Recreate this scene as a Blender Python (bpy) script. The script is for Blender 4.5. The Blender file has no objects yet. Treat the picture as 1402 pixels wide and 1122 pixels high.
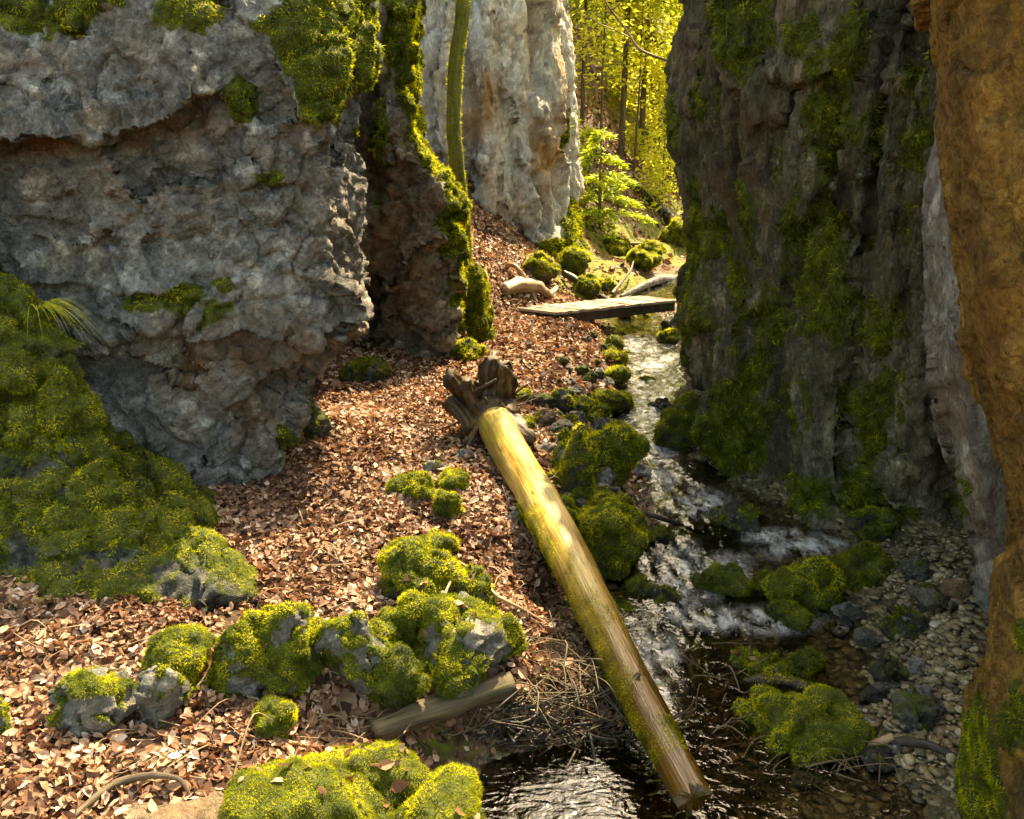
import bpy, math, random
import numpy as np
from mathutils import Vector
rng = np.random.default_rng(11)
random.seed(5)
SC = bpy.context.scene
COL = SC.collection
R = math.radians

# ------------------------------------------------------------------ camera and pixel rays
TH = R(16.6); F = 1214.0; CZ = 2.5
CT, ST = math.cos(TH), math.sin(TH)
def ray(u, v):
    a = (u - 701.0) / F; b = (561.0 - v) / F
    return np.array([a, CT + b * ST, -ST + b * CT])
def at_y(u, v, y):
    d = ray(u, v); t = y / d[1]
    return np.array([d[0] * t, y, CZ + d[2] * t])
def proj(P):
    zc = P[:, 1] * CT - (P[:, 2] - CZ) * ST
    yc = P[:, 1] * ST + (P[:, 2] - CZ) * CT
    zc = np.where(zc < 0.3, 0.3, zc)
    return 701 + F * P[:, 0] / zc, 561 - F * yc / zc

# ------------------------------------------------------------------ noise
def _hash(ix, iy, iz, s):
    h = (ix.astype(np.uint32) * np.uint32(374761393) + iy.astype(np.uint32) * np.uint32(668265263)
         + iz.astype(np.uint32) * np.uint32(2147483647 & 0x5bd1e995) + np.uint32((s * 974711) & 0xffffffff))
    h = (h ^ (h >> np.uint32(13))) * np.uint32(1274126177)
    h = (h ^ (h >> np.uint32(15))) * np.uint32(2246822519)
    return h ^ (h >> np.uint32(16))
_G = rng.normal(size=(256, 3)); _G /= np.linalg.norm(_G, axis=1)[:, None]; _G = _G.astype(np.float32)
def perlin(p, s=0):
    p = np.asarray(p, np.float32)
    i = np.floor(p); f = p - i; i = i.astype(np.int32)
    w = f * f * f * (f * (f * 6 - 15) + 10)
    r = 0
    for dx in (0, 1):
        wx = w[:, 0] if dx else 1 - w[:, 0]
        for dy in (0, 1):
            wy = wx * (w[:, 1] if dy else 1 - w[:, 1])
            for dz in (0, 1):
                wz = wy * (w[:, 2] if dz else 1 - w[:, 2])
                g = _G[_hash(i[:, 0] + dx, i[:, 1] + dy, i[:, 2] + dz, s) & np.uint32(255)]
                r = r + wz * (g[:, 0] * (f[:, 0] - dx) + g[:, 1] * (f[:, 1] - dy) + g[:, 2] * (f[:, 2] - dz))
    return r * 1.5
def fbm(p, o=4, s=0, g=0.5):
    p = np.asarray(p, np.float32); a = 1.0; r = 0; t = 0
    for k in range(o):
        r = r + a * perlin(p, s + k); t += a; a *= g; p = p * 2.03
    return r / t
def ridged(p, o=4, s=0, g=0.5):
    p = np.asarray(p, np.float32); a = 1.0; r = 0; t = 0
    for k in range(o):
        r = r + a * (1 - 2 * np.abs(perlin(p, s + k))); t += a; a *= g; p = p * 2.03
    return r / t
def cells(p, s=0):
    p = np.asarray(p, np.float32)
    i = np.floor(p).astype(np.int32)
    f1 = np.full(len(p), 9.0, np.float32); f2 = f1.copy(); cid = np.zeros(len(p), np.float32)
    for dx in (-1, 0, 1):
        for dy in (-1, 0, 1):
            for dz in (-1, 0, 1):
                a, b, c = i[:, 0] + dx, i[:, 1] + dy, i[:, 2] + dz
                h = _hash(a, b, c, s)
                jx = (h & np.uint32(1023)).astype(np.float32) / 1023
                jy = ((h >> np.uint32(10)) & np.uint32(1023)).astype(np.float32) / 1023
                jz = ((h >> np.uint32(20)) & np.uint32(1023)).astype(np.float32) / 1023
                d = np.sqrt((a + jx - p[:, 0]) ** 2 + (b + jy - p[:, 1]) ** 2 + (c + jz - p[:, 2]) ** 2)
                n = d < f1
                f2 = np.where(n, f1, np.minimum(f2, d))
                cid = np.where(n, (h >> np.uint32(7) & np.uint32(1023)).astype(np.float32) / 1023, cid)
                f1 = np.where(n, d, f1)
    return f1, f2, cid
def facet(p, s=0, warp=0.25):
    # broken rock: every cell is a plane with its own tilt, so cells meet in steps and edges
    p = np.asarray(p, np.float32)
    p = p + warp * np.stack([perlin(p * 1.7, s + 91), perlin(p * 1.7, s + 92), perlin(p * 1.7, s + 93)], 1)
    i = np.floor(p).astype(np.int32); f1 = np.full(len(p), 9.0, np.float32); out = np.zeros(len(p), np.float32)
    for dx in (-1, 0, 1):
        for dy in (-1, 0, 1):
            for dz in (-1, 0, 1):
                a, b, c = i[:, 0] + dx, i[:, 1] + dy, i[:, 2] + dz; h = _hash(a, b, c, s)
                ex = p[:, 0] - a - (h & np.uint32(1023)).astype(np.float32) / 1023
                ey = p[:, 1] - b - ((h >> np.uint32(10)) & np.uint32(1023)).astype(np.float32) / 1023
                ez = p[:, 2] - c - ((h >> np.uint32(20)) & np.uint32(1023)).astype(np.float32) / 1023
                d = ex * ex + ey * ey + ez * ez; n = d < f1; f1 = np.where(n, d, f1)
                g = _G[(h >> np.uint32(5)) & np.uint32(255)]
                out = np.where(n, ex * g[:, 0] + ey * g[:, 1] + ez * g[:, 2], out)
    return out
def sstep(a, b, x):
    t = np.clip((x - a) / (b - a), 0, 1); return t * t * (3 - 2 * t)

# ------------------------------------------------------------------ meshes
def mk(name, V, F, mat, parent=None, smooth=True, attrs=None, loc=None):
    V = np.asarray(V, np.float64)
    if loc is not None: V = V - np.asarray(loc)
    if not isinstance(F, list): F = [F]
    F = [np.asarray(f, np.int32) for f in F if len(f)]
    me = bpy.data.meshes.new(name)
    me.vertices.add(len(V)); me.vertices.foreach_set('co', V.astype(np.float32).ravel())
    loops = np.concatenate([f.ravel() for f in F]); sizes = np.concatenate([np.full(len(f), f.shape[1], np.int32) for f in F])
    me.loops.add(len(loops)); me.loops.foreach_set('vertex_index', loops.astype(np.int32))
    me.polygons.add(len(sizes))
    me.polygons.foreach_set('loop_start', np.concatenate([[0], np.cumsum(sizes)[:-1]]).astype(np.int32))
    me.polygons.foreach_set('use_smooth', np.full(len(sizes), smooth, bool))
    for k, a in (attrs or {}).items():
        a = np.asarray(a, np.float32)
        if a.ndim == 1:
            at = me.attributes.new(k, 'FLOAT', 'POINT'); at.data.foreach_set('value', a)
        else:
            at = me.attributes.new(k, 'FLOAT_VECTOR', 'POINT'); at.data.foreach_set('vector', a.ravel())
    me.update(calc_edges=True); me.validate()
    me.materials.append(mat)
    o = bpy.data.objects.new(name, me); COL.objects.link(o)
    if parent is not None: o.parent = parent
    elif loc is not None: o.location = loc
    return o
def tag(o, label=None, cat=None, group=None, kind=None):
    if label: o['label'] = label
    if cat: o['category'] = cat
    if group: o['group'] = group
    if kind: o['kind'] = kind
    return o
def empty(name, loc):
    o = bpy.data.objects.new(name, None); COL.objects.link(o); o.location = loc; o.empty_display_size = 0.1
    return o
def tris(F):
    if not isinstance(F, list): F = [F]
    out = []
    for f in F:
        if len(f) == 0: continue
        f = np.asarray(f)
        if f.shape[1] == 3: out.append(f)
        else: out += [f[:, [0, 1, 2]], f[:, [0, 2, 3]]]
    return np.concatenate(out)
def vnormals(V, T):
    a, b, c = V[T[:, 0]], V[T[:, 1]], V[T[:, 2]]
    n = np.cross(b - a, c - a); N = np.zeros_like(V)
    for k in range(3):
        for j in range(3):
            N[:, j] += np.bincount(T[:, k], n[:, j], len(V))
    return N / np.maximum(np.linalg.norm(N, axis=1), 1e-9)[:, None]
def unit(a): return a / np.maximum(np.linalg.norm(a, axis=1), 1e-9)[:, None]
def cull(P, N, lim=-0.45):
    w = unit(np.array([0, 0, CZ]) - P); return (w * N).sum(1) > lim

# ------------------------------------------------------------------ node helpers
class NT:
    def __init__(s, name):
        s.m = bpy.data.materials.new(name); s.m.use_nodes = True
        s.t = s.m.node_tree; s.t.nodes.clear()
        s.out = s.n('ShaderNodeOutputMaterial')
    def n(s, typ, **kw):
        d = s.t.nodes.new(typ)
        for k, v in kw.items(): setattr(d, k, v)
        return d
    def l(s, a, b): s.t.links.new(a, b)
    def put(s, sock, v):
        if isinstance(v, bpy.types.NodeSocket): s.l(v, sock)
        elif v is not None:
            if sock.type == 'RGBA' and not isinstance(v, (int, float)): v = (*v[:3], 1)
            elif sock.type == 'RGBA': v = (v, v, v, 1)
            sock.default_value = v
    def pos(s): return s.n('ShaderNodeNewGeometry').outputs['Position']
    def attr(s, name, out='Fac'): return s.n('ShaderNodeAttribute', attribute_name=name).outputs[out]
    def mapv(s, vec, scale):
        m = s.n('ShaderNodeMapping'); s.l(vec, m.inputs['Vector']); m.inputs['Scale'].default_value = scale
        return m.outputs['Vector']
    def noise(s, vec, scale, detail=6, rough=0.6, dist=0.0, out='Fac'):
        d = s.n('ShaderNodeTexNoise'); s.l(vec, d.inputs['Vector'])
        d.inputs['Scale'].default_value = scale; d.inputs['Detail'].default_value = detail
        d.inputs['Roughness'].default_value = rough; d.inputs['Distortion'].default_value = dist
        return d.outputs[out]
    def vor(s, vec, scale, feature='F1', out='Distance', rnd=1.0):
        d = s.n('ShaderNodeTexVoronoi', feature=feature); s.l(vec, d.inputs['Vector'])
        d.inputs['Scale'].default_value = scale; d.inputs['Randomness'].default_value = rnd
        return d.outputs[out]
    def ramp(s, fac, stops, interp='LINEAR'):
        d = s.n('ShaderNodeValToRGB'); s.put(d.inputs['Fac'], fac); cr = d.color_ramp; cr.interpolation = interp
        while len(cr.elements) < len(stops): cr.elements.new(0.5)
        for e, (p, c) in zip(cr.elements, stops):
            e.position = p
            e.color = (c, c, c, 1) if isinstance(c, (int, float)) else (*c, 1)
        return d.outputs['Color']
    def math(s, op, a, b=None, clamp=False):
        d = s.n('ShaderNodeMath', operation=op, use_clamp=clamp); s.put(d.inputs[0], a)
        if b is not None: s.put(d.inputs[1], b)
        return d.outputs[0]
    def mix(s, fac, a, b, blend='MIX'):
        d = s.n('ShaderNodeMix', data_type='RGBA', blend_type=blend); s.put(d.inputs[0], fac)
        s.put(d.inputs[6], a); s.put(d.inputs[7], b); return d.outputs[2]
    def bump(s, h, strength, dist, normal=None):
        d = s.n('ShaderNodeBump'); s.put(d.inputs['Height'], h); d.inputs['Strength'].default_value = strength
        d.inputs['Distance'].default_value = dist
        if normal is not None: s.l(normal, d.inputs['Normal'])
        return d.outputs[0]
    def bsdf(s, col, rough=0.8, normal=None, spec=0.4, **kw):
        d = s.n('ShaderNodeBsdfPrincipled'); s.put(d.inputs['Base Color'], col); s.put(d.inputs['Roughness'], rough)
        s.put(d.inputs['Specular IOR Level'], spec)
        if normal is not None: s.l(normal, d.inputs['Normal'])
        return d.outputs[0]
    def addmix(s, fac, a, b):
        d = s.n('ShaderNodeMixShader'); s.put(d.inputs[0], fac); s.l(a, d.inputs[1]); s.l(b, d.inputs[2]); return d.outputs[0]
    def done(s, sh):
        s.l(sh, s.out.inputs['Surface']); return s.m

MOSS_DARK, MOSS_MID, MOSS_LIT = (0.022, 0.034, 0.002), (0.14, 0.165, 0.004), (0.30, 0.30, 0.01)

def rock_mat(name, dark, mid, light, ochre=(0.20, 0.10, 0.025), wet=0.0, stretch=(1, 1, 1), lichen=0.5, bump=1.0, chip=1.0):
    k = NT(name); p0 = k.pos(); p = k.mapv(p0, stretch)
    big = k.noise(p, 1.3, 8, 0.62, 0.4)
    med = k.noise(p, 7.0, 10, 0.68, 0.6)
    fine = k.noise(p, 38.0, 8, 0.7, 0.3)
    fac = k.math('ADD', k.math('MULTIPLY', big, 0.45), k.math('ADD', k.math('MULTIPLY', med, 0.35), k.math('MULTIPLY', fine, 0.35)))
    col = k.ramp(fac, [(0.40, dark), (0.56, mid), (0.70, light)])
    # cool and warm patches
    wv = k.n('ShaderNodeVectorMath', operation='MULTIPLY_ADD'); k.l(k.noise(p, 6, 8, 0.72, out='Color'), wv.inputs[0]); wv.inputs[1].default_value = (.22, .22, .22); k.l(p, wv.inputs[2]); wp = wv.outputs[0]
    def fac_(sc):
        vn = k.n('ShaderNodeTexVoronoi', feature='F1'); k.l(wp, vn.inputs['Vector']); vn.inputs['Scale'].default_value = sc
        df = k.n('ShaderNodeVectorMath', operation='SUBTRACT'); k.l(wp, df.inputs[0]); k.l(vn.outputs['Position'], df.inputs[1])
        cc = k.n('ShaderNodeVectorMath', operation='SUBTRACT'); k.l(vn.outputs['Color'], cc.inputs[0]); cc.inputs[1].default_value = (.5, .5, .5)
        dt = k.n('ShaderNodeVectorMath', operation='DOT_PRODUCT'); k.l(df.outputs[0], dt.inputs[0]); k.l(cc.outputs[0], dt.inputs[1])
        return k.math('MULTIPLY', dt.outputs['Value'], sc)
    ch1 = fac_(17.0); ch2 = fac_(41.0); chc = k.vor(wp, 21.0, 'F1', 'Color')
    sc_ = k.n('ShaderNodeSeparateColor'); k.l(chc, sc_.inputs[0])
    col = k.mix(0.55 * chip, col, k.mix(1.0, col, k.ramp(sc_.outputs[0], [(0, .42), (1, 1.65)]), 'MULTIPLY'))
    rg = k.n('ShaderNodeTexNoise', noise_type='RIDGED_MULTIFRACTAL'); k.l(p, rg.inputs['Vector']); rg.inputs['Scale'].default_value = 5.5; rg.inputs['Detail'].default_value = 9; rg.inputs['Roughness'].default_value = .62; rg.inputs['Lacunarity'].default_value = 2.1
    rid = rg.outputs[0]
    col = k.mix(k.ramp(rid, [(0.10, 0.5 * chip), (0.24, 0.0)]), col, tuple(c * 0.45 for c in dark))
    hue = k.noise(p, 2.6, 5, 0.6)
    col = k.mix(k.ramp(hue, [(0.5, 0.0), (0.64, 0.5)]), col, k.mix(1.0, col, (1.22, 1.02, 0.80), 'MULTIPLY'))
    col = k.mix(k.ramp(hue, [(0.34, 0.5), (0.46, 0.0)]), col, k.mix(1.0, col, (0.90, 0.96, 1.0), 'MULTIPLY'))
    # dark green film and pale crust lichen
    film = k.noise(p, 3.4, 9, 0.7, 0.8)
    col = k.mix(k.ramp(film, [(0.52, 0.0), (0.68, 0.62)]), col, (0.030, 0.034, 0.016))
    sp = k.vor(k.mapv(p0, (1, 1, 1)), 30.0, 'SMOOTH_F1'); spm = k.noise(p, 4.5, 6, 0.7)
    lm = k.math('MULTIPLY', k.ramp(sp, [(0.12, 1.0), (0.34, 0.0)]), k.ramp(spm, [(0.48, 0.0), (0.62, lichen)]))
    col = k.mix(lm, col, (0.42, 0.43, 0.37))
    pit = k.vor(p, 24.0, 'F1')
    col = k.mix(k.ramp(pit, [(0.03, 0.75), (0.17, 0.0)]), col, tuple(c * 0.35 for c in dark))
    # stains
    oc = k.math('MULTIPLY', k.attr('ochre'), k.ramp(k.noise(p, 9, 7, 0.7), [(0.3, 0.55), (0.55, 1.0)]), True)
    ocol = k.mix(k.noise(p, 14, 6, 0.7), tuple(c * 0.35 for c in ochre), tuple(min(c * 1.5, 0.9) for c in ochre))
    col = k.mix(oc, col, ocol)
    mn = k.noise(p0, 26, 5, 0.7); ma = k.attr('moss')
    mm = k.math('MULTIPLY', k.math('SUBTRACT', k.math('ADD', ma, k.math('MULTIPLY', mn, 0.6)), 0.52), 4.5, True)
    mcol = k.mix(k.ramp(k.noise(p0, 11, 6, 0.7), [(0.35, 0.0), (0.66, 1.0)]), MOSS_DARK, MOSS_MID)
    col = k.mix(mm, col, mcol)
    crack = k.vor(k.mapv(p, (1, 1, 1)), 9.0, 'DISTANCE_TO_EDGE')
    h = k.math('ADD', k.math('MULTIPLY', med, 1.4), k.math('ADD', k.math('MULTIPLY', fine, 0.75), k.math('MULTIPLY', k.ramp(pit, [(0.0, 0.0), (0.25, 1.0)]), 0.40)))
    h = k.math('ADD', h, k.math('MULTIPLY', k.ramp(crack, [(0.0, 0.0), (0.06, 1.0)]), 0.18))
    h = k.math('ADD', h, k.math('ADD', k.math('MULTIPLY', rid, 0.9), k.math('ADD', k.math('MULTIPLY', ch1, 1.1 * chip), k.math('MULTIPLY', ch2, 0.6 * chip))))
    nb = k.bump(h, 1.0 * bump, 0.04)
    ro = k.math('SUBTRACT', 0.92, k.math('MULTIPLY', k.ramp(k.noise(p, 5, 6), [(0.4, 0), (0.65, 1)]), 0.25 + wet))
    return k.done(k.bsdf(col, ro, nb, 0.35 + 0.3 * wet))

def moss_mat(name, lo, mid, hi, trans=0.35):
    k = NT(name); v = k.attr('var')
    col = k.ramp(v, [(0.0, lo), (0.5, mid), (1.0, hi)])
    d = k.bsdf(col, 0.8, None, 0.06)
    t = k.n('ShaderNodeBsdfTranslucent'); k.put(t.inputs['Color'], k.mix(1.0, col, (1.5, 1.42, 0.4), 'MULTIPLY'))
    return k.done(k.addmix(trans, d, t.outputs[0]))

M = {}
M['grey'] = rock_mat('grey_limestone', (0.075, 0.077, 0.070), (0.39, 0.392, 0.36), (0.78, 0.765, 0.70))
M['grey2'] = rock_mat('brown_grey_limestone', (0.12, 0.095, 0.055), (0.42, 0.34, 0.22), (0.62, 0.53, 0.38))
M['white'] = rock_mat('white_limestone', (0.42, 0.395, 0.345), (0.70, 0.665, 0.60), (0.86, 0.83, 0.765), ochre=(0.46, 0.25, 0.06), stretch=(1, 1, 0.45), lichen=0.2, chip=0.6)
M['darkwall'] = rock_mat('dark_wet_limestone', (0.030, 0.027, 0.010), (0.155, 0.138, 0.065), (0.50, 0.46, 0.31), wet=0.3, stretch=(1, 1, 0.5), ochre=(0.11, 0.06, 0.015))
M['ochre'] = rock_mat('ochre_rock', (0.07, 0.036, 0.006), (0.44, 0.245, 0.032), (0.70, 0.45, 0.10), lichen=0.0, ochre=(0.34, 0.18, 0.03), stretch=(1, 1, 0.7), bump=1.2, chip=0.7)
M['pale'] = rock_mat('pale_grey_rock', (0.16, 0.155, 0.135), (0.42, 0.40, 0.36), (0.66, 0.64, 0.58), stretch=(1, 1, 0.55))
M['stone'] = rock_mat('stream_stone', (0.05, 0.052, 0.04), (0.14, 0.14, 0.11), (0.34, 0.33, 0.27), wet=0.25)
M['wet'] = rock_mat('wet_stone', (0.012, 0.014, 0.008), (0.045, 0.046, 0.028), (0.12, 0.11, 0.075), wet=0.5)
M['lichen'] = rock_mat('lichen_grey_stone', (0.09, 0.092, 0.08), (0.30, 0.30, 0.26), (0.58, 0.57, 0.52), lichen=0.8)
M['tan'] = rock_mat('tan_stone', (0.16, 0.10, 0.05), (0.34, 0.24, 0.13), (0.5, 0.40, 0.26), lichen=0.2)
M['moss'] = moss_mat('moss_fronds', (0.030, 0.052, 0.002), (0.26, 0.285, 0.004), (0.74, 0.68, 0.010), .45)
M['mossdark'] = moss_mat('shade_tinted_moss_fronds', (0.016, 0.025, 0.0015), (0.11, 0.13, 0.003), (0.42, 0.42, 0.008))  # darker copy of the moss colour, with the shade put into the tint

# ------------------------------------------------------------------ terrain
def at_z(u, v, z):
    d = ray(u, v); t = (z - CZ) / d[2]
    return np.array([d[0] * t, d[1] * t, z])
EDGE = [(445, 815, 902), (470, 838, 935), (500, 852, 932), (540, 862, 935), (580, 838, 915), (620, 852, 935), (660, 884, 968),
        (700, 905, 1050), (740, 880, 1150), (790, 810, 1175), (850, 800, 1180), (900, 845, 1190), (950, 865, 1205),
        (1000, 810, 1230), (1036, 640, 1245), (1070, 610, 1265), (1122, 640, 1290)]
_e = []
for v, ul, ur in EDGE:
    a, b = at_z(ul, v, -0.28), at_z(ur, v, -0.28); _e.append((a[1], a[0], b[0]))
_e += [(16.0, 2.3, 3.4), (20.0, 4.0, 5.2), (30.0, 10.0, 11.5), (90.0, 22.0, 24.0), (2.4, 0.0, 1.6), (-30.0, -1.0, 2.0)]
_e = np.array(sorted(_e)); EY, EL, ER = _e[:, 0], _e[:, 1], _e[:, 2]
def wz(y): return -0.34 + 0.10 * sstep(4.5, 6.6, y) + 0.014 * (y - 3)
def xl(y): return np.interp(y, EY, EL)
def xr(y): return np.interp(y, EY, ER)
TOEY, TOEX = [9.5, 11, 13, 15, 17, 21, 25, 30, 40, 90], [-2.0, -0.75, 0.45, 1.0, 1.5, 3.1, 5.0, 7.6, 12, 30]
def bankdist(x, y):
    wob = 0.16 * perlin(np.stack([x * 1.9, y * 1.9, 0 * x], 1), 3) + 0.09 * perlin(np.stack([x * 4.9, y * 4.9, 0 * x + 3], 1), 4)
    return xl(y) - x + wob, x - xr(y) + wob
def terrain(x, y):
    x = np.asarray(x, float); y = np.asarray(y, float)
    dl, dr = bankdist(x, y); w = wz(y)
    p2 = np.stack([x, y, 0 * x], 1)
    n1 = fbm(p2 * 0.9, 3, 7); n2 = fbm(p2 * 3.4, 3, 9); n3 = fbm(p2 * 9, 2, 12)
    ins = np.minimum(np.maximum(-np.maximum(dl, dr), 0) / 0.35, 1)
    bed = w - 0.09 * ins + 0.06 * n1 * ins + 0.05 * n2 + 0.02 * n3 - 0.10 * np.exp(-(((xl(y) - x) + 0.45) / 0.4) ** 2) * ins - 0.13 * sstep(3.9, 3.3, y) * sstep(1.5, 0.9, x) * ins
    left = w + 0.30 * sstep(-0.02, 0.75, dl) + 0.075 * np.maximum(dl, 0) + 0.07 * n1 * sstep(0, 1, dl) + 0.035 * n2 + 0.012 * n3
    right = w + 0.04 + 0.12 * sstep(0, 0.7, dr) + 0.10 * np.maximum(dr, 0) + 0.05 * n2
    z = np.where(dl > 0, left, np.where(dr > 0, right, bed))
    toe = np.interp(y, TOEY, TOEX); gate = sstep(9.5, 12.5, y)
    z = z + gate * (0.82 * np.maximum(0, toe - x) * (1 + 0.18 * n1) - 0.075 * np.maximum(0, np.maximum(dl, 0)) * 0.6)
    z = z + 0.5 * np.maximum(0, x - xr(y) - 1.6) * sstep(14, 18, y)
    z = z + 0.47 * np.maximum(0, np.minimum(y, 31) - 26) * sstep(25, 31, y) * (1 + 0.12 * n1)
    # the bank lifts gently towards the camera's own footing
    z = z + 0.0 * z
    return z
def ground(u, v):
    d = ray(u, v); t = np.concatenate([np.linspace(1.2, 16, 1500), np.linspace(16, 70, 1500)[1:]])
    P = d[None, :] * t[:, None] + np.array([0, 0, CZ])
    b = np.nonzero(P[:, 2] < terrain(P[:, 0], P[:, 1]))[0]
    i = b[0] if len(b) else len(t) - 1
    return P[i]
def gz(x, y): return float(terrain(np.array([x]), np.array([y]))[0])

def mossy_far(x, y):   # sunlit moss carpet on the valley floor beyond the bridge, and edges of the banks
    p2 = np.stack([x, y, 0 * x], 1); n = fbm(p2 * 1.1, 4, 31)
    toe = np.interp(y, TOEY, TOEX)
    f = np.maximum(sstep(13.4, 15, y) * sstep(34, 24, y) * np.exp(-((x - toe - 0.5) / 1.6) ** 2), 0.62 * sstep(23, 29, y))
    dl, dr = bankdist(x, y)
    e = np.exp(-((dl - 0.22) / 0.28) ** 2) * 0.55 * sstep(15, 12, y)
    return np.clip(f * (0.75 + n * 1.6) + e * (0.35 + n * 2.2), 0, 1)
gx = np.concatenate([-np.geomspace(60, 4.3, 40), np.arange(-4.2, 4.2, 0.032), np.geomspace(4.3, 60, 40)])
gy = np.concatenate([np.linspace(-30, 1.6, 20), np.arange(1.7, 13.0, 0.032), np.geomspace(13.05, 95, 150)])
X, Y = np.meshgrid(gx, gy); xf, yf = X.ravel(), Y.ravel(); zf = terrain(xf, yf)
dl, dr = bankdist(xf, yf)
grav = np.where(dl > 0, sstep(0.16, 0.0, dl), 1.0) * sstep(40, 18, yf)
litter = sstep(0.02, 0.3, dl)
mossf = mossy_far(xf, yf)
zf = zf + 0.10 * mossf * sstep(13, 16, yf) * (0.4 + fbm(np.stack([xf * 2, yf * 2, zf], 1), 3, 40))
n0, n1_ = len(gx), len(gy)
idx = np.arange(n0 * n1_).reshape(n1_, n0)
GF = np.stack([idx[:-1, :-1], idx[:-1, 1:], idx[1:, 1:], idx[1:, :-1]], -1).reshape(-1, 4)
k = NT('forest_floor'); p = k.pos()
ca = k.vor(p, 17.0, 'F1', 'Color'); sep = k.n('ShaderNodeSeparateColor'); k.l(ca, sep.inputs[0])
leafc = k.ramp(sep.outputs[0], [(0.0, (0.035, 0.018, 0.010)), (0.4, (0.13, 0.065, 0.032)), (0.75, (0.25, 0.14, 0.075)), (1.0, (0.38, 0.25, 0.16))])
soil = k.ramp(k.noise(p, 9, 8, 0.7), [(0.3, (0.018, 0.012, 0.007)), (0.7, (0.075, 0.045, 0.025))])
lc = k.mix(k.ramp(k.noise(p, 2.2, 6, 0.65), [(0.38, 0.15), (0.6, 0.9)]), soil, leafc)
pv = k.vor(p, 26.0, 'F1', 'Color'); sp2 = k.n('ShaderNodeSeparateColor'); k.l(pv, sp2.inputs[0])
peb = k.ramp(sp2.outputs[1], [(0.0, (0.03, 0.026, 0.014)), (0.45, (0.10, 0.085, 0.045)), (0.8, (0.20, 0.165, 0.09)), (1.0, (0.34, 0.30, 0.2))])
peb = k.mix(k.ramp(k.vor(p, 26.0, 'DISTANCE_TO_EDGE'), [(0.0, 0.85), (0.10, 0.0)]), peb, (0.012, 0.010, 0.006))
peb = k.mix(k.ramp(k.noise(p, 1.7, 6, 0.7), [(0.42, 0.0), (0.62, 0.75)]), peb, (0.05, 0.045, 0.012))
col = k.mix(k.attr('gravel'), lc, peb)
mm = k.math('MULTIPLY', k.math('SUBTRACT', k.math('ADD', k.attr('moss'), k.math('MULTIPLY', k.noise(p, 14, 6, 0.7), 0.7)), 0.62), 4.0, True)
col = k.mix(mm, col, k.mix(k.ramp(k.noise(p, 8, 6, 0.7), [(0.35, 0.0), (0.65, 1.0)]), (0.04, 0.05, 0.004), (0.20, 0.19, 0.012)))
hh = k.math('ADD', k.vor(p, 17.0), k.math('MULTIPLY', k.noise(p, 30, 8, 0.7), 0.7))
M['ground'] = k.done(k.bsdf(col, 0.85, k.bump(hh, 0.8, 0.04), 0.25))
g = mk('ground', np.stack([xf, yf, zf], 1), GF, M['ground'], attrs={'gravel': grav, 'moss': mossf})
tag(g, kind='structure')

# ------------------------------------------------------------------ stream
wx = np.arange(-2.2, 3.6, 0.022); wy = np.concatenate([np.arange(-3, 2.2, 0.2), np.arange(2.2, 8.5, 0.022), np.arange(8.5, 16, 0.045), np.arange(16, 30, 0.4)])
X, Y = np.meshgrid(wx, wy); U = np.concatenate([X.ravel()])
yy = Y.ravel(); xx = X.ravel() + np.interp(yy, [0, 14, 16, 30], [0, 0.4, 1.2, 8])
P2 = np.stack([xx, yy, 0 * xx], 1)
# flow direction stretches the ripples
flow = np.stack([xx * 2.2 + 0.5 * yy, yy * 1.1, 0 * xx], 1)
FOAM_GLINT = [(1105, 750, 60, 18), (1060, 735, 40, 10), (935, 800, 40, 45), (960, 690, 40, 18), (900, 610, 25, 40), (885, 560, 30, 22), (895, 500, 40, 22), (870, 480, 35, 15), (1050, 850, 60, 18),
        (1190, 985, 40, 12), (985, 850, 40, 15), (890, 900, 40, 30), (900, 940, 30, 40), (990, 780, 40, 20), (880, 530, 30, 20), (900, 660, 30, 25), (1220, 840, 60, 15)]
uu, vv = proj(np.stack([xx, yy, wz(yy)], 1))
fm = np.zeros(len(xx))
for a, b, c, d in FOAM_GLINT: fm = np.maximum(fm, np.exp(-((uu - a) / c) ** 2 - ((vv - b) / d) ** 2))
rough = 0.10 + 0.16 * sstep(3.6, 4.6, yy) + 0.74 * np.maximum(fm, sstep(5.0, 6.5, yy))
rip = fbm(flow * 3.0, 3, 51) * 0.034 + ridged(flow * 6.5, 3, 55) * 0.012 + fbm(P2 * 20, 2, 58) * 0.003
zz = wz(yy) + rip * rough + 0.012 * fbm(P2 * 1.3, 2, 60)
foam_glint = np.clip(fm * (0.25 + 1.5 * ridged(flow * np.array([2.6, 2.2, 1]), 3, 63)) - 0.12, 0, 1)  # riffle foam plus painted white streaks for the bright reflections on the water
idx = np.arange(len(xx)).reshape(len(wy), len(wx))
WF = np.stack([idx[:-1, :-1], idx[:-1, 1:], idx[1:, 1:], idx[1:, :-1]], -1).reshape(-1, 4)
k = NT('clear_water'); p = k.pos()
h = k.math('ADD', k.noise(k.mapv(p, (1.0, 1.9, 1)), 8, 3, 0.5, 1.2), k.math('MULTIPLY', k.noise(k.mapv(p, (1.0, 1.5, 1)), 30, 2, 0.5, 0.8), 0.16))
nb = k.bump(h, 0.35, 0.03)
gl = k.n('ShaderNodeBsdfGlossy'); gl.inputs['Roughness'].default_value = 0.05; k.l(nb, gl.inputs['Normal'])
gl.inputs['Color'].default_value = (0.96, 0.98, 1, 1)
tr = k.n('ShaderNodeBsdfTransparent'); k.l(k.ramp(k.attr('depth'), [(0.0, (0.93, 0.87, 0.70)), (1.0, (0.46, 0.36, 0.17))]), tr.inputs['Color'])
fr = k.n('ShaderNodeFresnel'); fr.inputs['IOR'].default_value = 1.65; k.l(nb, fr.inputs['Normal'])
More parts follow.
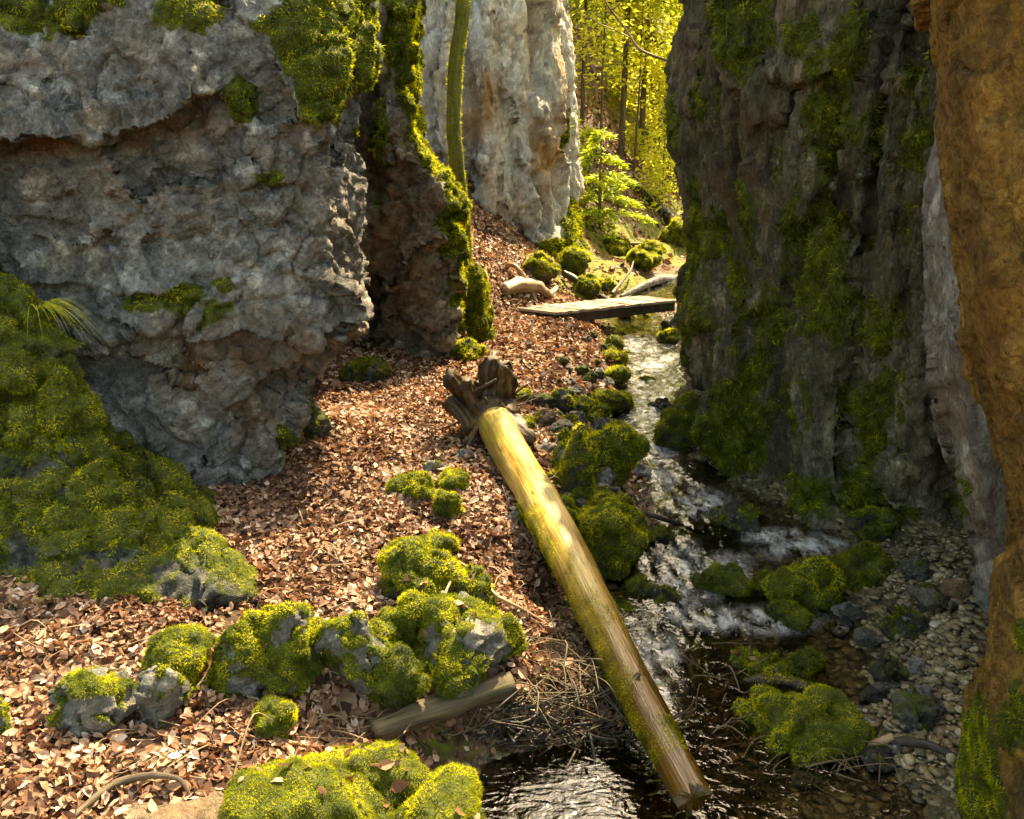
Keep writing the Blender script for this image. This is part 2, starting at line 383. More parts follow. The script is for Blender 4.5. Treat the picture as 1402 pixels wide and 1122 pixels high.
s = k.addmix(fr.outputs[0], tr.outputs[0], gl.outputs[0])
wh = k.bsdf((0.86, 0.86, 0.84), 0.35, nb, 0.5)  # white used for both the foam and the painted reflections
fa = k.math('MULTIPLY', k.attr('foam_glint'), k.ramp(k.noise(k.mapv(p, (1.4, 0.7, 1)), 9, 7, 0.66, 0.4), [(0.40, 0.0), (0.66, 1.0)]))
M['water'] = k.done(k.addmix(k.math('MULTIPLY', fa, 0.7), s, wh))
w = mk('stream_water', np.stack([xx, yy, zz], 1), WF, M['water'], attrs={'foam_glint': foam_glint, 'depth': sstep(.04, .26, wz(yy) - terrain(xx, yy))})
tag(w, kind='structure')

# ------------------------------------------------------------------ scattering helpers
def moss_fronds(name, V, T, N, mask, dens, length, width, parent, loc, mat='moss', droop=0.25, vscale=9.0, maxn=260000):
    a, b, c = V[T[:, 0]], V[T[:, 1]], V[T[:, 2]]
    cr = np.cross(b - a, c - a); ar = 0.5 * np.linalg.norm(cr, axis=1)
    mt = mask[T].mean(1); ctr = (a + b + c) / 3; fn = unit(cr)
    wgt = ar * np.clip(mt, 0, 1) ** 1.3 * cull(ctr, fn, -0.35)
    n = int(min(wgt.sum() * dens, maxn))
    if n < 3: return None
    cs = np.cumsum(wgt); t = np.searchsorted(cs, rng.random(n) * cs[-1]); t = np.minimum(t, len(T) - 1)
    r1, r2 = rng.random(n), rng.random(n); f = r1 + r2 > 1; r1[f] = 1 - r1[f]; r2[f] = 1 - r2[f]
    P = a[t] + (b[t] - a[t]) * r1[:, None] + (c[t] - a[t]) * r2[:, None]
    nn = unit(N[T[t, 0]])
    d = unit(nn + 0.85 * rng.normal(size=(n, 3)) * 0.75 - np.array([0, 0, droop]))
    s = unit(np.cross(d, rng.normal(size=(n, 3))))
    L = length * (0.5 + rng.random(n))[:, None]; W = width * (0.6 + 0.8 * rng.random(n))[:, None]
    P = P - nn * length * 0.12
    Vb = np.concatenate([P - s * W * 0.5, P + s * W * 0.5, P + d * L]); i = np.arange(n)
    Fb = np.stack([i, i + n, i + 2 * n], 1)
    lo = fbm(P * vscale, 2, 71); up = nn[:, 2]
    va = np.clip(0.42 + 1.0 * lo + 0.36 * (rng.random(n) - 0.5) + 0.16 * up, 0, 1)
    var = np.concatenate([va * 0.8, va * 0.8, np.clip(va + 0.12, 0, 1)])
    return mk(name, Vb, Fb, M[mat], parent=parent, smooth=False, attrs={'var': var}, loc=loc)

def leaf_mesh(P, N, size, flat=0.55):
    n = len(P); ang = rng.random(n) * 6.283
    nn = unit(N + flat * rng.normal(size=(n, 3)))
    t = unit(np.cross(nn, rng.normal(size=(n, 3)))); b = np.cross(nn, t)
    L = (size * (0.45 + 1.0 * rng.random(n) ** 1.3))[:, None]; w = L * (0.24 + 0.12 * rng.random(n))[:, None]
    cu = (rng.normal(size=n) * 0.6)[:, None]; fo = (0.05 + 0.8 * rng.random(n) ** 1.5)[:, None]
    def pt(x, y): return P + t * L * x + b * w * y + nn * (L * cu * x * x + w * fo * abs(y) ** 1.5)
    pts = [pt(-.5, 0), pt(-.22, -1), pt(-.2, 0), pt(-.22, 1), pt(.18, -.85), pt(.2, 0), pt(.18, .85), pt(.52, 0)]
    V = np.concatenate(pts); i = np.arange(n)
    q = lambda *a: np.stack([i + k_ * n for k_ in a], 1)
    Fq = np.concatenate([q(1, 4, 5, 2), q(2, 5, 6, 3)]); Ft = np.concatenate([q(0, 1, 2), q(0, 2, 3), q(4, 7, 5), q(5, 7, 6)])
    return V, [Fq, Ft], n
k = NT('dead_beech_leaves'); v = k.attr('var')
col = k.ramp(v, [(0.0, (0.030, 0.014, 0.008)), (0.3, (0.12, 0.052, 0.022)), (0.55, (0.27, 0.150, 0.080)), (0.8, (0.44, 0.285, 0.175)), (1.0, (0.64, 0.51, 0.39))])
d = k.bsdf(col, 0.55, None, 0.35); t = k.n('ShaderNodeBsdfTranslucent'); k.put(t.inputs['Color'], k.mix(1.0, col, (1.3, 0.95, 0.6), 'MULTIPLY'))
M['leaf'] = k.done(k.addmix(0.18, d, t.outputs[0]))
LV, LP = [], []   # extra leaves that lie on rocks are collected here
def litter_field(n, y0, y1, x0, x1, size):
    y = y0 + (y1 - y0) * rng.random(n); x = x0 + (x1 - x0) * rng.random(n)
    dl, dr = bankdist(x, y)
    pr = np.clip(sstep(-0.02, 0.28, dl), 0, 1)
    pr = np.maximum(pr, 0.35 * sstep(0.5, 1.0, dr) * (y > 10.5))
    pr *= 1 - 0.75 * np.clip(mossy_far(x, y), 0, 1)
    pr *= np.clip(0.75 + 1.5 * fbm(np.stack([x * 1.6, y * 1.6, 0 * x], 1), 3, 88), .25, 1)
    keep = rng.random(n) < pr; x, y = x[keep], y[keep]
    z = terrain(x, y); e = 0.05
    N = unit(np.stack([-(terrain(x + e, y) - z) / e, -(terrain(x, y + e) - z) / e, np.ones_like(x)], 1))
    P = np.stack([x, y, z + 0.004 + 0.035 * rng.random(len(x))], 1)
    uu, vv = proj(P); k_ = (uu > -250) & (uu < 1650) & (vv < 1350)
    return P[k_], N[k_], np.full(k_.sum(), size)
LITTER = [litter_field(46000, 2.0, 4.6, -3.2, 1.0, 0.050), litter_field(95000, 4.3, 9.0, -4.3, 1.5, 0.052),
          litter_field(60000, 8.8, 16, -3, 3.6, 0.072), litter_field(26000, 15, 32, -4, 9, 0.15)]

# ------------------------------------------------------------------ big rocks: lofted plan sections
def catmull(P, closed, ts):
    n = len(P); i = np.floor(ts).astype(int); f = (ts - i)
    f = f.reshape(-1, *([1] * (P.ndim - 1)))
    g = (lambda j: P[j % n]) if closed else (lambda j: P[np.clip(j, 0, n - 1)])
    a, b, c, d = g(i - 1), g(i), g(i + 1), g(i + 2)
    tt = 0.42
    m1, m2 = (c - a) * tt, (d - b) * tt
    return (2 * f**3 - 3 * f**2 + 1) * b + (f**3 - 2 * f**2 + f) * m1 + (-2 * f**3 + 3 * f**2) * c + (f**3 - f**2) * m2
def loft(rows, Yref, res, front):
    """rows: (v, [(u, Y) ...]); a plan section at the height that v has at distance Yref"""
    C = []
    for v, pts in rows:
        z = at_y(701, v, Yref)[2]
        C.append([[(u - 701) / F * (Y * CT - (z - CZ) * ST), Y, z] for u, Y in pts])
    C = np.array(C)
    K = C.shape[1]; ts = []
    for j in range(K):
        L = np.linalg.norm(C[:, (j + 1) % K, :2] - C[:, j, :2], axis=1).mean()
        m = max(3, int(L / (res if j in front else res * 4)))
        ts.append(j + np.arange(m) / m)
    ts = np.concatenate(ts)
    D = catmull(np.swapaxes(C, 0, 1), True, ts)            # (nu, R, 3)
    rs = []
    for j in range(len(rows) - 1):
        L = np.linalg.norm(C[j + 1] - C[j], axis=1).mean()
        m = max(2, int(L / res)); rs.append(j + np.arange(m) / m)
    rs = np.concatenate(rs + [[len(rows) - 1 - 1e-6]])
    V = catmull(np.swapaxes(D, 0, 1), False, rs)           # (nv, nu, 3)
    nv, nu = V.shape[:2]; idx = np.arange(nv * nu).reshape(nv, nu); nx = np.roll(idx, -1, 1)
    Fq = np.stack([idx[:-1], nx[:-1], nx[1:], idx[1:]], -1).reshape(-1, 4)
    V = V.reshape(-1, 3); top, bot = V[idx[-1]].mean(0), V[idx[0]].mean(0)
    V = np.concatenate([V, [top, bot]]); nt, nb = len(V) - 2, len(V) - 1
    Ft = np.concatenate([np.stack([idx[-1], nx[-1], np.full(nu, nt)], 1), np.stack([nx[0], idx[0], np.full(nu, nb)], 1)])
    # outward winding
    T = tris([Fq, Ft]); vol = (V[T[:, 0]] * np.cross(V[T[:, 1]], V[T[:, 2]])).sum()
    if vol < 0: Fq, Ft = Fq[:, ::-1], Ft[:, ::-1]
    return V, [Fq, Ft]
def gauss(u, v, G):
    m = np.zeros(len(u))
    for a, b, c, d, s in G: m = np.maximum(m, s * np.exp(-(((u - a) / c) ** 2 + ((v - b) / d) ** 2)))
    return m
def cliff(name, label, cat, rows, Yref, mat, res=0.025, front=None, big=0.2, mid=0.09, crack=0.05, fine=0.018, st=(1, 1, 1), ledges=(), grooves=(),
          ochre=(), moss=(), moss_up=0.0, moss_noise=0.6, seed=0, base=None, frond=(9000, 0.02, 0.006), mossmat='moss', cushion=0.035, plates=0.05):
    K = len(rows[0][1]); V, Fc = loft(rows, Yref, res, front if front is not None else range(K)); T = tris(Fc)
    N = vnormals(V, T); u, v = proj(V); s = np.array(st); Q = V * s + seed * 17.3
    # every rock is sculpted in three passes, each along the normals the pass before left
    d = big * fbm(Q * 0.6, 3, seed) + 0.55 * mid * ridged(Q * 1.7, 4, seed + 5) - mid * 0.2 + 1.3 * mid * facet(Q * 1.5, seed + 60)
    W = np.zeros_like(V)
    for line, amp, fall, uend in ledges:
        lu = np.array([q[0] for q in line], float); lv = np.array([q[1] for q in line], float)
        wob = 7 * fbm(V * 5, 3, 77)
        y = np.interp(u, lu, lv) - v + wob                     # >0 above the ledge lip
        side = sstep(lu[0] - uend, lu[0], u) * sstep(lu[-1] + uend, lu[-1], u)
        prof = np.where(y > 0, sstep(-1, 9, y) * np.exp(-np.maximum(y, 0) / fall), 0) - 0.22 * np.exp(-((y + 16) / 16.0) ** 2)
        d = d + amp * prof * side
        W[:, 2] -= amp * 0.35 * np.exp(-((y - 8) / 12.0) ** 2) * side
    for line, amp, wid in grooves:                              # dark joints that run down the face
        lv = np.array([q[1] for q in line], float); lu = np.array([q[0] for q in line], float)
        x = u - np.interp(v, lv, lu) + 5 * fbm(V * 3, 3, 78)
        d = d - amp * np.exp(-(x / wid) ** 2) * sstep(lv[0] - 30, lv[0], v) * sstep(lv[-1] + 30, lv[-1], v)
    V = V + N * d[:, None] + W; N = vnormals(V, T); Q = V * s + seed * 17.3
    f1, f2, cid = cells(Q * 2.6 + 0.35 * np.stack([perlin(Q * 3, 1), perlin(Q * 3, 2), perlin(Q * 3, 3)], 1), seed)
    d = plates * (cid - 0.5) * sstep(0.0, 0.2, f2 - f1) - crack * np.exp(-(f2 - f1) / 0.05)
    f1, f2, cid = cells(Q * 8.5 + 0.3 * np.stack([perlin(Q * 9, 1), perlin(Q * 9, 2), perlin(Q * 9, 3)], 1), seed + 1)
    d = d + plates * 0.95 * facet(Q * 3.6, seed + 61) + plates * 0.42 * facet(Q * 8.5, seed + 62, .35)
    d = d + 0.22 * plates * (cid - 0.5) * sstep(0.0, 0.25, f2 - f1) - 0.25 * crack * np.exp(-(f2 - f1) / 0.07)
    mo = gauss(u, v, moss) + moss_up * np.clip(N[:, 2], -0.3, 1)
    mn = fbm(V * np.array([2.6, 2.6, 2.6 * (1 if st[2] == 1 else .4)]), 4, seed + 21) + 0.5 * fbm(V * np.array([9, 9, 9 * (1 if st[2] == 1 else .4)]), 3, seed + 22)
    mo = np.clip(sstep(0.25, 0.62, mo + moss_noise * mn), 0, 1)
    d = d + fine * (0.7 * fbm(Q * 6, 4, seed + 31) + 0.35 * ridged(Q * 14, 3, seed + 33) + 0.55 * facet(Q * 19, seed + 63, .4) - 0.2) * (1 - 0.6 * mo)
    if cushion: 
        c1 = cells(V * 9 + 0.2 * mn[:, None], 5)[0]; c2 = cells(V * 24, 6)[0]
        d = d + mo * (cushion * (0.9 - c1) + 0.35 * cushion * (0.8 - c2))
    V = V + N * d[:, None]; N = vnormals(V, T)
    oc = np.clip(gauss(u, v, ochre) * (1.05 + 1.1 * fbm(V * 4, 3, seed + 41)), 0, 1)
    if base is None: base = [V[:, 0].mean(), V[:, 1].mean(), V[:, 2].min()]
    o = mk(name, V, Fc, M[mat], attrs={'moss': mo, 'ochre': oc}, loc=base)
    tag(o, label, cat)
    if mo.max() > 0.2 and frond:
        moss_fronds('moss', V, T, N, mo, frond[0], frond[1], frond[2], o, base, mossmat, droop=.55)
    return o, V, T, N

# --- the big grey limestone boulder on the left
S = [(720, 385, 345), (640, 408, 345), (600, 418, 360), (555, 428, 385), (500, 455, 400), (470, 480, 420), (400, 490, 425), (300, 497, 425), (200, 503, 420), (100, 518, 440), (0, 524, 440),
     (-90, 515, 430), (-190, 470, 390)]
FY = [5.58, 5.58, 5.60, 5.66, 5.74, 5.78, 5.78, 5.78, 5.76, 5.76, 5.82, 6.0, 6.35]
rows = []
for (v, us, uf), fy in zip(S, FY):
    us = us + (14 if v > 450 else 0)
    rows.append((v, [(-330, 5.3 + (fy - 5.65)), (-60, fy - 0.1), (180, fy - 0.02), (uf, fy + 0.22), (us - 32, 6.5), (us - 22, 7.0), (us - 130, 8.6), (-100, 9.3), (-450, 8.2)]))
big_o, *_ = cliff('boulder', 'huge grey limestone boulder overhanging the leaf bank, moss hanging from its top', 'boulder', rows, 6.4, 'grey', 0.015, front=(0, 1, 2, 3, 4, 5), big=0.14, mid=0.125, seed=1, fine=0.027, plates=0.05,
      ledges=[([(-80, 200), (0, 183), (70, 172), (150, 176), (215, 160), (286, 118)], 0.30, 130, 30),
              ([(170, 430), (230, 448), (280, 462), (330, 452), (400, 460), (470, 455)], 0.13, 60, 50),
              ([(190, 480), (260, 520), (310, 560), (380, 505), (440, 440), (500, 350)], 0.14, 60, 40),
              ([(40, 395), (110, 385), (160, 400), (240, 392)], 0.07, 30, 40)],
      grooves=[([(300, 0), (292, 60), (285, 120)], 0.07, 8), ([(345, 590), (310, 650)], 0.08, 10), ([(500, 130), (440, 215), (425, 260)], 0.06, 14)],
      ochre=[(80, 195, 130, 16, .9), (230, 170, 60, 18, .8), (270, 500, 70, 40, .8), (330, 480, 90, 40, .7), (400, 480, 60, 60, .6), (470, 470, 40, 90, .55), (350, 570, 40, 40, .5), (450, 310, 50, 110, .4), (120, 260, 90, 50, .22), (230, 70, 60, 40, .25), (20, 90, 60, 20, .6)],
      moss=[(455, 50, 85, 80, 1.0), (440, 140, 45, 40, .8), (262, 10, 40, 34, 1.1), (110, 22, 65, 34, .9), (40, 15, 60, 30, .7), (335, 140, 26, 36, .75), (520, 60, 25, 110, .9), (230, 405, 90, 24, .55), (300, 420, 50, 30, .5), (380, 240, 40, 30, .5), (400, 600, 30, 40, .6), (310, 390, 20, 12, .7), (500, 180, 25, 40, .5)])

# --- the mossy boulder in front of it at the left edge
S = [(850, 328), (800, 328), (762, 318), (725, 292), (694, 236), (668, 172), (625, 138), (575, 110), (520, 84), (455, 46), (405, 4), (362, -36), (300, -90), (240, -170)]
rows = []
for i, (v, us) in enumerate(S):
    t = i / (len(S) - 1); fy = 4.16 + 1.24 * t ** 1.1
    if i < 3: fy = 4.06 + 0.03 * i
    rows.append((v, [(-520, fy + 0.1), (-200, fy - 0.02), (us * 0.45 - 60, fy), (us - 45, fy + 0.14), (us, min(fy + 0.42, 5.75)), (us - 70, 6.15), (-250, 6.5), (-600, 6.2)]))
cliff('mossy_boulder', 'large boulder thickly covered in green moss at the left edge, before the grey boulder', 'boulder', rows, 4.9, 'stone', 0.015, front=(0, 1, 2, 3, 4), big=0.14, mid=0.11, crack=0.04, plates=0.08, seed=2,
      moss=[(0, 500, 400, 500, .52), (150, 500, 70, 120, .85), (220, 730, 140, 60, .8), (60, 430, 80, 60, .8)], moss_up=0.3, moss_noise=0.7, frond=(26000, 0.019, 0.0050), cushion=0.045)

# --- the second rock, behind the big boulder, with the moss crest
S = [(560, 470, 560, 618), (505, 478, 560, 632), (470, 480, 566, 640), (400, 486, 572, 645), (340, 500, 580, 645), (295, 505, 585, 640), (255, 505, 580, 627), (215, 500, 570, 608), (170, 500, 560, 590),
     (120, 498, 550, 576), (60, 500, 545, 572), (0, 505, 548, 574), (-120, 500, 540, 570), (-260, 480, 520, 545)]
rows = []
for i, (v, ul, um, ur) in enumerate(S):
    r = 0.5 if 215 >= v >= 60 else 0.2
    rows.append((v, [(ul - 120, 9.3), (ul, 9.15 + (1.0 if 400 < v else .5 if 340 < v else 0)), (um - 25, 9.05 + (.55 if 400 < v else .2 if 340 < v else 0)), (um + (ur - um) * .6 - 6, 9.15), (ur - 14, 9.55), (ur - 18, 10.3), (ur - 70, 11.3), (ul - 130, 11.6)]))
cliff('rock_outcrop', 'brown grey rock with a bright moss crest, behind the huge boulder beside the cave hollow', 'rock', rows, 9.5, 'grey2', 0.026, front=(0, 1, 2, 3, 4, 5), big=0.2, mid=0.13, crack=0.05, plates=0.09, seed=3,
      grooves=[([(492, 110), (494, 200), (500, 260)], 0.25, 10), ([(555, 250), (545, 330), (510, 430)], 0.16, 14), ([(530, 30), (520, 120)], 0.15, 8)],
      ochre=[(530, 300, 50, 70, .8), (560, 400, 50, 60, .45), (500, 350, 20, 60, .7)],
      moss=[(545, 40, 30, 70, .9), (590, 180, 22, 60, 1.0), (625, 260, 24, 60, 1.2), (640, 340, 22, 70, 1.2), (650, 430, 26, 50, 1.1), (565, 120, 14, 90, .9), (520, 200, 18, 50, .6)], moss_up=0.2, moss_noise=0.55, frond=(9000, 0.035, 0.008), cushion=0.03)

# --- the white cliff behind
S = [(420, 640, 806), (360, 652, 798), (330, 655, 790), (280, 650, 780), (220, 640, 776), (150, 628, 775), (80, 600, 772), (0, 585, 766), (-150, 570, 760), (-420, 560, 750), (-560, 590, 735)]
rows = []
for i, (v, ul, ur) in enumerate(S):
    m = ul + (ur - ul) * 0.45
    rows.append((v, [(ul - 170, 15.6), (ul - 20, 15.3), (m - 10, 15.3 - (0.25 if 300 > v > 60 else 0)), (ul + (ur - ul) * .8, 15.7), (ur, 16.5), (ur + 3, 17.4), (ur - 60, 19.2), (ul - 200, 19)]))
cliff('limestone_cliff', 'tall pale limestone cliff with ochre stains rising behind the leaf slope', 'cliff', rows, 16, 'white', 0.045, front=(0, 1, 2, 3, 4, 5), big=0.35, mid=0.16, crack=0.08, plates=0.085, fine=0.025, st=(1, 1, 0.4), seed=4,
      grooves=[([(632, -100), (634, 80), (640, 240)], 0.5, 13), ([(735, -50), (745, 60), (750, 120)], 0.3, 9), ([(745, 190), (740, 250), (752, 300)], 0.25, 9), ([(715, 270), (720, 360)], 0.2, 8), ([(762, 240), (775, 340)], 0.2, 6)],
      ochre=[(665, 140, 28, 45, .95), (650, 170, 22, 30, .9), (750, 215, 16, 50, 1.0), (740, 30, 10, 60, .8), (665, 250, 18, 30, .5), (690, 50, 20, 30, .35), (600, 110, 20, 40, .5), (680, 290, 25, 30, .5), (768, 120, 8, 100, .7)],
      moss=[(760, 345, 60, 22, .85), (785, 310, 12, 40, .7), (735, 360, 50, 14, .7), (775, 190, 5, 60, .5)], moss_noise=0.5, frond=(2200, 0.075, 0.018), cushion=0.06)

# --- the dark mossy wall on the right
S = [(800, 985, 1330), (735, 985, 1330), (690, 975, 1325), (650, 962, 1318), (600, 945, 1305), (560, 938, 1298), (480, 940, 1290), (400, 948, 1285), (300, 942, 1280), (220, 934, 1278), (150, 924, 1275), (90, 923, 1270), (40, 926, 1268), (0, 934, 1262), (-60, 930, 1260), (-130, 945, 1250), (-200, 1000, 1240)]
rows = []
for v, ul, ur in S:
    f = 0.28 if v >= 690 else 0.0; ul = ul + (16 if v < 330 else 6 if v < 420 else 0)
    rows.append((v, [(ul + 20, 10.6), (ul, 8.5), (ul + 30, 7.1 - f), (ul + (ur - ul) * .42, 6.35 - f), (ur - 60, 5.85 - f * .4), (ur + 20, 5.6), (ur + 330, 5.3), (ur + 400, 9), (1260, 12.5), (ul + 60, 12.5)]))
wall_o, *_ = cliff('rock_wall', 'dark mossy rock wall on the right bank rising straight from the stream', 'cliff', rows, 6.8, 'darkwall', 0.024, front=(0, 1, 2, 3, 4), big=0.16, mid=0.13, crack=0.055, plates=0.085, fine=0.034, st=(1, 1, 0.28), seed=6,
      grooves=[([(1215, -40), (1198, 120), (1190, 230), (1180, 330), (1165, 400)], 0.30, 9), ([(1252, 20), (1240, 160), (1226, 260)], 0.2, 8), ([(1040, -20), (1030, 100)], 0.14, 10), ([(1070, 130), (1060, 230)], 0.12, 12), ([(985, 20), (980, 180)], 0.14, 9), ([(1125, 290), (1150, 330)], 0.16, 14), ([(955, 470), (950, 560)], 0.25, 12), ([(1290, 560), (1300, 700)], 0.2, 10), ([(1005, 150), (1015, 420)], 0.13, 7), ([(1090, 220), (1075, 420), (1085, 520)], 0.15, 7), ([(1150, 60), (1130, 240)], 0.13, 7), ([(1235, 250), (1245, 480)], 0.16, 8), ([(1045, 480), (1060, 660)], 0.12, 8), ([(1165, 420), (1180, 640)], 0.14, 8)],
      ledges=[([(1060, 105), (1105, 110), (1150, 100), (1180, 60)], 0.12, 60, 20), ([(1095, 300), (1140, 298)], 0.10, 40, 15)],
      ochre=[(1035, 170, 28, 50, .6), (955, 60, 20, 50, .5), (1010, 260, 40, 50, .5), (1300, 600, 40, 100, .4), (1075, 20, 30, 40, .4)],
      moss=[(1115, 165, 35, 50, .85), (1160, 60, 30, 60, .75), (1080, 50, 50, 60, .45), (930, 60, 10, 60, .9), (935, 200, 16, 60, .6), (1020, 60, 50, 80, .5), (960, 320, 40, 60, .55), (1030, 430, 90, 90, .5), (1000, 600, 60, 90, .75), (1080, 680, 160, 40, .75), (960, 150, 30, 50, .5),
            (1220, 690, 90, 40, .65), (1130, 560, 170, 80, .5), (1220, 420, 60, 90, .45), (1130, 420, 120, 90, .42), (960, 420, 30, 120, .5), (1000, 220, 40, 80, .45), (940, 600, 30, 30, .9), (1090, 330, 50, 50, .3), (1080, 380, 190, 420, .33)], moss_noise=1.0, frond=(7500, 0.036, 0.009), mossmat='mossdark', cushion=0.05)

# --- the narrow pale pillar and the ochre rock at the right edge
S = [(960, 1352), (860, 1346), (800, 1338), (740, 1330), (690, 1318), (640, 1304), (560, 1288), (480, 1280), (400, 1274), (300, 1277), (220, 1283), (150, 1290), (60, 1285), (0, 1282), (-150, 1290), (-300, 1320)]
rows = [(v, [(ul + 10, 5.35), (ul, 4.75), (ul + 22, 4.5), (ul + 70, 4.35), (ul + 260, 4.4), (ul + 340, 5.6), (ul + 120, 5.9)]) for v, ul in S]
cliff('rock_pillar', 'narrow pale grey rock face squeezed between the dark wall and the ochre rock', 'rock', rows, 4.6, 'pale', 0.018, front=(0, 1, 2, 3), big=0.06, mid=0.05, crack=0.025, plates=0.035, st=(1, 1, 0.5), seed=8,
      ochre=[(1300, 560, 40, 80, .4), (1330, 700, 40, 90, .5)], moss=[(1320, 680, 30, 40, .4)], frond=(9000, 0.02, 0.005))
S = [(1190, 1322), (1122, 1328), (1060, 1336), (1000, 1344), (930, 1350), (860, 1352), (800, 1362), (750, 1372), (700, 1360), (600, 1346), (500, 1328), (400, 1312), (300, 1297), (200, 1283), (120, 1274), (60, 1264), (0, 1255), (-150, 1245), (-300, 1250)]
rows = [(v, [(ul + 14, 3.55), (ul, 3.15), (ul + 20, 2.9), (ul + 90, 2.68), (ul + 330, 2.6), (ul + 420, 4.0), (ul + 150, 4.0)]) for v, ul in S]
cliff('ochre_rock', 'close ochre brown rock face with mossy foot along the right edge', 'rock', rows, 3.0, 'ochre', 0.011, front=(0, 1, 2, 3), big=0.08, mid=0.055, crack=0.014, plates=0.032, fine=0.018, st=(1, 1, 0.6), seed=9,
      ledges=[([(1340, 770), (1365, 760), (1402, 745), (1460, 735)], -0.022, 60, 20)],
      ochre=[(1350, 500, 30, 200, .3)], moss=[(1345, 1080, 26, 110, .95), (1390, 1000, 40, 80, .55), (1400, 870, 20, 40, .5)], moss_noise=0.6, frond=(30000, 0.013, 0.0035), cushion=0.02)

# ------------------------------------------------------------------ loose boulders
import bmesh
ICO = {}
for sd in (2, 3, 4, 5, 6):
    bm = bmesh.new(); bmesh.ops.create_icosphere(bm, subdivisions=sd, radius=1.0)
    ICO[sd] = (np.array([v.co[:] for v in bm.verts]), np.array([[v.index for v in f.verts] for f in bm.faces])); bm.free()
_bs = [100]
def stone_shape(sd, seed, facets=11, cut=(0.48, 0.9)):
    V, T = ICO[sd]; V = V.copy(); r = np.random.default_rng(seed)
    for _ in range(facets):
        n = r.normal(size=3); n /= np.linalg.norm(n); d = r.uniform(*cut)
        V = V - np.maximum(0, V @ n - d)[:, None] * n * 0.92
    return V, T
def boulder(u, v, w, h, label, moss=0.8, mat='stone', group=None, name=None, leaves=0, mossmat='moss', bare=0.0, lift=0.0):
    _bs[0] += 1; sd_ = _bs[0]; r = np.random.default_rng(sd_)
    if bare > .2 and mat == 'stone': mat = 'lichen'
    P = ground(u, v); zc = P[1] * CT - (P[2] - CZ) * ST
    phi = math.atan2(CZ - P[2], P[1]); W = 1.06 * w / F * zc; D = W * (0.75 + 0.2 * r.random())
    H = max(0.42 * W, 1.22 * (h / F * zc - D * 0.62 * math.sin(phi)) / math.cos(phi))
    cx, cy = P[0], P[1] + D * 0.42; zg = min(gz(cx, cy), P[2] + 0.1) + lift
    lod = 6 if zc * 0.9 < 5.2 and w > 80 else 5 if w > 34 else 4
    V, T = stone_shape(lod, sd_)
    a = r.uniform(-0.5, 0.5); ca, sa = math.cos(a), math.sin(a)
    V = np.stack([V[:, 0] * ca - V[:, 1] * sa, V[:, 0] * sa + V[:, 1] * ca, V[:, 2]], 1)
    mx = np.abs(V).max(0); V = V / mx * np.array([W / 2, D / 2, H * 0.64]) + np.array([cx, cy, zg + H * 0.36])
    N = vnormals(V, T); s = W
    d = 0.12 * s * fbm(V / s * 2.4 + sd_, 3, 1) + 0.05 * s * ridged(V / s * 3.6 + sd_, 3, 4) + .13 * s * facet(V / s * 2.6 + sd_, 3) - .02 * s
    V = V + N * d[:, None]; N = vnormals(V, T)
    mn = fbm(V / s * 3.2 + sd_, 4, 5)
    mo = np.clip(sstep(0.2, 0.6, moss + 0.42 * N[:, 2] - 0.22 + 1.0 * mn - 1.3 * bare * sstep(0.0, 0.4, fbm(V / s * 2.1 + 50 + sd_, 2, 8) + 0.2)), 0, 1) if moss > 0 else np.zeros(len(V))
    if lod > 4:
        c1 = cells(V * 11, 5)[0]; c2 = cells(V * 34, 6)[0]
        d = mo * (0.024 * (0.9 - c1) + 0.012 * (0.8 - c2)) * min(1, s / 0.3) + 0.012 * min(s, 1) * fbm(V * 16, 4, 9) * (1 - mo)
        V = V + N * d[:, None]; N = vnormals(V, T)
    base = [cx, cy, zg]
    o = mk(name or ('mossy_boulder' if moss > 0.4 else 'boulder' if w > 60 else 'stone'), V, T, M[mat], attrs={'moss': mo, 'ochre': np.zeros(len(V))}, loc=base)
    tag(o, label, 'boulder' if w > 60 else 'stone', group)
    if moss > 0.25 and w > 22:
        near = zc < 6.5
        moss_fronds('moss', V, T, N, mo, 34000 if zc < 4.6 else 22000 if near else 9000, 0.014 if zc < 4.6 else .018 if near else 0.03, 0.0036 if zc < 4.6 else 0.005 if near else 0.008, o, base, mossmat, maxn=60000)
    if leaves:
        up = np.nonzero(N[:, 2] > 0.55)[0]; pick = r.choice(up, leaves)
        LV.append((V[pick] + N[pick] * 0.014, N[pick], np.full(leaves, 0.055)))
    return o
